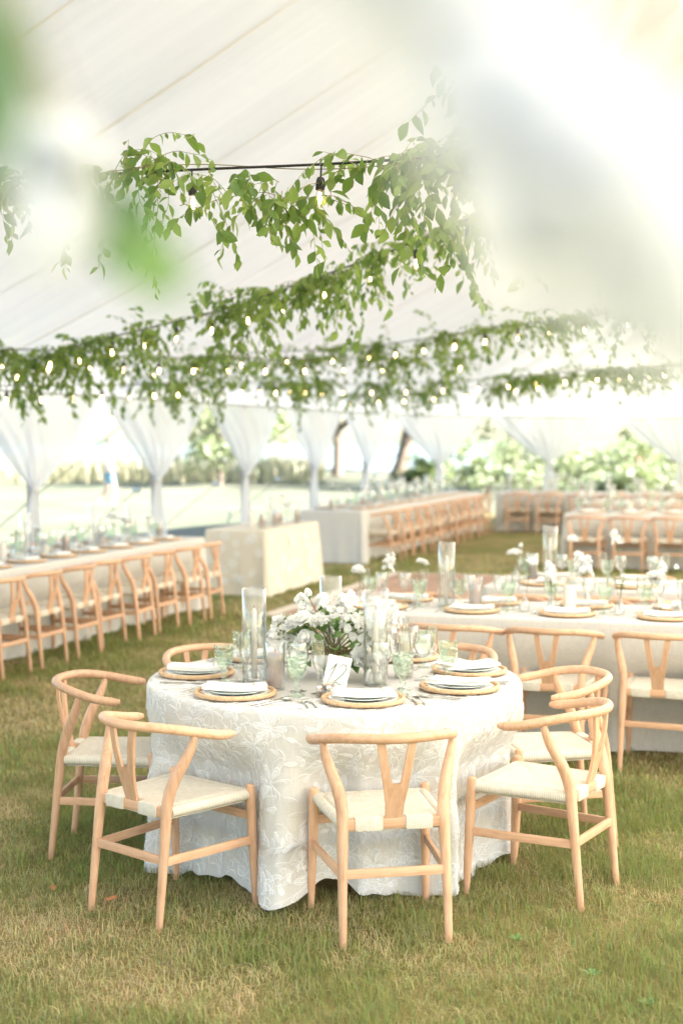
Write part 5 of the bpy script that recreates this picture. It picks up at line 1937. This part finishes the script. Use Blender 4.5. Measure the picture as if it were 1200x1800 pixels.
P = string_light('string of bulbs hanging low along the curtain side', S3b, offset=.4)
garland('ragged green vine on the low string along the curtain side', P, [(0.08, .22, 28, .75), (.34, .52, 30, .65), (.58, .74, 36, .6), (.80, .97, 30, .5)], 9, 0, size=1.0)
S4 = [(-3.4, 12.5, 2.25), (-2.4, 15.0, 2.36), (-1.22, 18.0, 2.51), (0.0, 21.0, 2.60), (1.72, 21.5, 2.66), (3.2, 20.0, 2.73), (4.9, 18.07, 2.80)]
P = string_light('long string of bulbs below the eave running to the far end', S4, offset=.3)
garland('thin green vine on the string below the eave', P, [(.22, .32, 22, .6), (.42, .56, 32, .65), (.60, .72, 26, .5), (.76, .98, 36, .48)], 11, 0, size=1.06)
S5 = [(0.0, 23.0, 2.48), (1.92, 24.0, 2.62), (3.52, 22.078, 2.757), (5.2, 20.08, 2.90), (6.6, 18.6, 3.0)]
P = string_light('farthest string of bulbs before the rounded end', S5, offset=.2)
garland('full green vine on the farthest string of bulbs', P, [(0, .24, 32, .55), (.32, .56, 36, .5), (.60, .98, 38, .5)], 13, 0, size=1.06)

# ------------------------------------------------------------------ flowers close to the lens, hanging from the roof edge of the view
def cool(me):
    c = me.copy()
    c.materials[0] = M_PETALCOOL
    return c
CBLOOM = {k: cool(v[0]) for k, v in BLOOM.items()}
def facing(p, d, s):
    y = Vector(d).normalized()
    z = Vector((0.15, -1, .25))
    z = (z - y * z.dot(y)).normalized()
    x = y.cross(z)
    return Matrix.Translation(p) @ Matrix((x, y, z)).transposed().to_4x4() @ Matrix.Scale(s, 4)
def spray(label, origin, blooms, leaves, name='flower_spray'):
    """a spray hanging by its stems from a point above; blooms: (pos, kind, scale, facing), leaves: (pos, direction, scale, mesh)"""
    t = thing(name, label, 'flowers', origin, 0)
    o = Vector(origin)
    for p, kind, s, d in blooms:
        q = Vector(p) - o
        b = MB()
        b.tube(bez([(0, 0, 0), q * .5 + Vector((0, .01, .03)), q], 6), .0012, 6)
        st = put('stem', b.mesh('stem', M_STEM), t)
        put('bloom', CBLOOM[kind], st, M=Matrix.Translation(q) @ orient(d) @ Matrix.Scale(s, 4))
    for p, d, s, me in leaves:
        q = Vector(p) - o
        b = MB()
        b.tube(bez([(0, 0, 0), q * .5 + Vector((0, .01, .02)), q], 5), .0009, 5)
        st = put('stem', b.mesh('stem', M_STEM), t)
        put('leaf', me, st, M=facing(q, d, s))
    return t
spray('blurred white blooms hanging close to the lens in the upper right corner', (.20, .40, 2.10),
      [((.106, .608, 1.924), 'rose', .85, (0, -1, .2)), ((.089, .605, 1.882), 'rose', 1.15, (-.2, -1, 0)), ((.112, .554, 1.856), 'rose', .9, (.2, -1, -.1)),
       ((.023, .335, 1.890), 'rose', .62, (-.2, -1, .2)), ((.038, .324, 1.863), 'rose', .72, (-.2, -1, .1)), ((.052, .313, 1.846), 'rose', .70, (0, -1, .3)), ((.068, .333, 1.833), 'rose', .72, (.1, -1, 0)),
       ((.086, .362, 1.820), 'rose', .66, (.2, -1, .1)), ((.103, .404, 1.861), 'rose', .7, (.3, -1, .2)), ((.008, .305, 1.893), 'rose', .5, (-.3, -1, .2))],
      [])
spray('blurred white bud and green leaves hanging close to the lens in the upper left corner', (-.20, .52, 2.12),
      [((-.124, .628, 1.912), 'rose', .72, (-.10, -1, -.3)), ((-.121, .626, 1.905), 'bud', 1.5, (-.05, -.5, -1))],
      [((-.104, .400, 1.916), (.0, .02, -1), .85, SLEAF[0]), ((-.108, .430, 1.925), (.12, .1, -1), .75, SLEAF[1]),
       ((-.113, .626, 1.899), (.66, .05, -.76), .95, SLEAF[0]), ((-.086, .560, 1.866), (.75, .1, -.5), .62, LLEAF)])

# ------------------------------------------------------------------ person walking on the sunlit lawn
M_SKIN = pbr('skin', (0.55, 0.36, 0.27), rough=0.55)
M_SHIRT = pbr('white_shirt', (0.80, 0.80, 0.80), rough=0.85)
M_SHORTS = pbr('blue_shorts', (0.20, 0.36, 0.52), rough=0.85)
M_HAIR = pbr('dark_hair', (0.10, 0.07, 0.05), rough=0.7)
person = thing('person', 'person in white shirt and light blue shorts walking on the sunlit lawn', 'person', (-6.2, 38.0, 0), R(-70))
def skinned(name, verts, edges, mat, root, parent, sub=2):
    me = bpy.data.meshes.new(name)
    me.from_pydata([v[:3] for v in verts], edges, [])
    ob = put(name, me, parent)
    md = ob.modifiers.new('skin', 'SKIN')
    for i, v in enumerate(verts):
        me.skin_vertices[0].data[i].radius = (v[3], v[4] if len(v) > 4 else v[3])
    me.skin_vertices[0].data[root].use_root = True
    md.use_smooth_shade = True
    ss = ob.modifiers.new('sub', 'SUBSURF')
    ss.levels = ss.render_levels = sub
    me.materials.append(mat)
    return ob
V = [(0, 0, .93, .15, .11), (0, .01, 1.12, .135, .095), (0, .0, 1.32, .17, .105), (0, .01, 1.45, .08, .07), (0, .02, 1.53, .052, .055), (0, .03, 1.60, .07, .085), (0, .03, 1.68, .078, .095), (0, .02, 1.76, .055, .065),
     (.10, 0, .88, .085), (.11, .14, .50, .058), (.11, .07, .12, .040), (.11, .06, .05, .042), (.11, .19, .03, .032),
     (-.10, 0, .88, .085), (-.11, -.02, .48, .058), (-.11, -.26, .16, .040), (-.11, -.30, .09, .042), (-.11, -.20, .02, .032),
     (.19, 0, 1.40, .055), (.24, -.08, 1.14, .042), (.24, .04, .92, .033), (.235, .09, .84, .03),
     (-.19, 0, 1.40, .055), (-.24, .05, 1.14, .042), (-.24, .22, 1.00, .033), (-.235, .29, .96, .03)]
E_ = [(0, 1), (1, 2), (2, 3), (3, 4), (4, 5), (5, 6), (6, 7), (0, 8), (8, 9), (9, 10), (10, 11), (11, 12), (0, 13), (13, 14), (14, 15), (15, 16), (16, 17), (2, 18), (18, 19), (19, 20), (20, 21), (2, 22), (22, 23), (23, 24), (24, 25)]
skinned('body', V, E_, M_SKIN, 0, person)
V = [(0, 0, .90, .175, .135), (0, .01, 1.12, .158, .118), (0, 0, 1.33, .185, .125), (0, .01, 1.43, .10, .09), (.185, 0, 1.40, .075), (.235, -.05, 1.20, .062), (-.185, 0, 1.40, .075), (-.235, .03, 1.20, .062)]
skinned('shirt', V, [(0, 1), (1, 2), (2, 3), (2, 4), (4, 5), (2, 6), (6, 7)], M_SHIRT, 0, person)
V = [(0, 0, .95, .165, .125), (.10, .01, .84, .105), (.11, .11, .58, .085), (-.10, 0, .84, .105), (-.11, -.015, .56, .085)]
skinned('shorts', V, [(0, 1), (1, 2), (0, 3), (3, 4)], M_SHORTS, 0, person)
V = [(0, -.01, 1.66, .083, .085), (0, .01, 1.745, .078, .09), (0, .02, 1.785, .05, .06)]
skinned('hair', V, [(0, 1), (1, 2)], M_HAIR, 0, person)
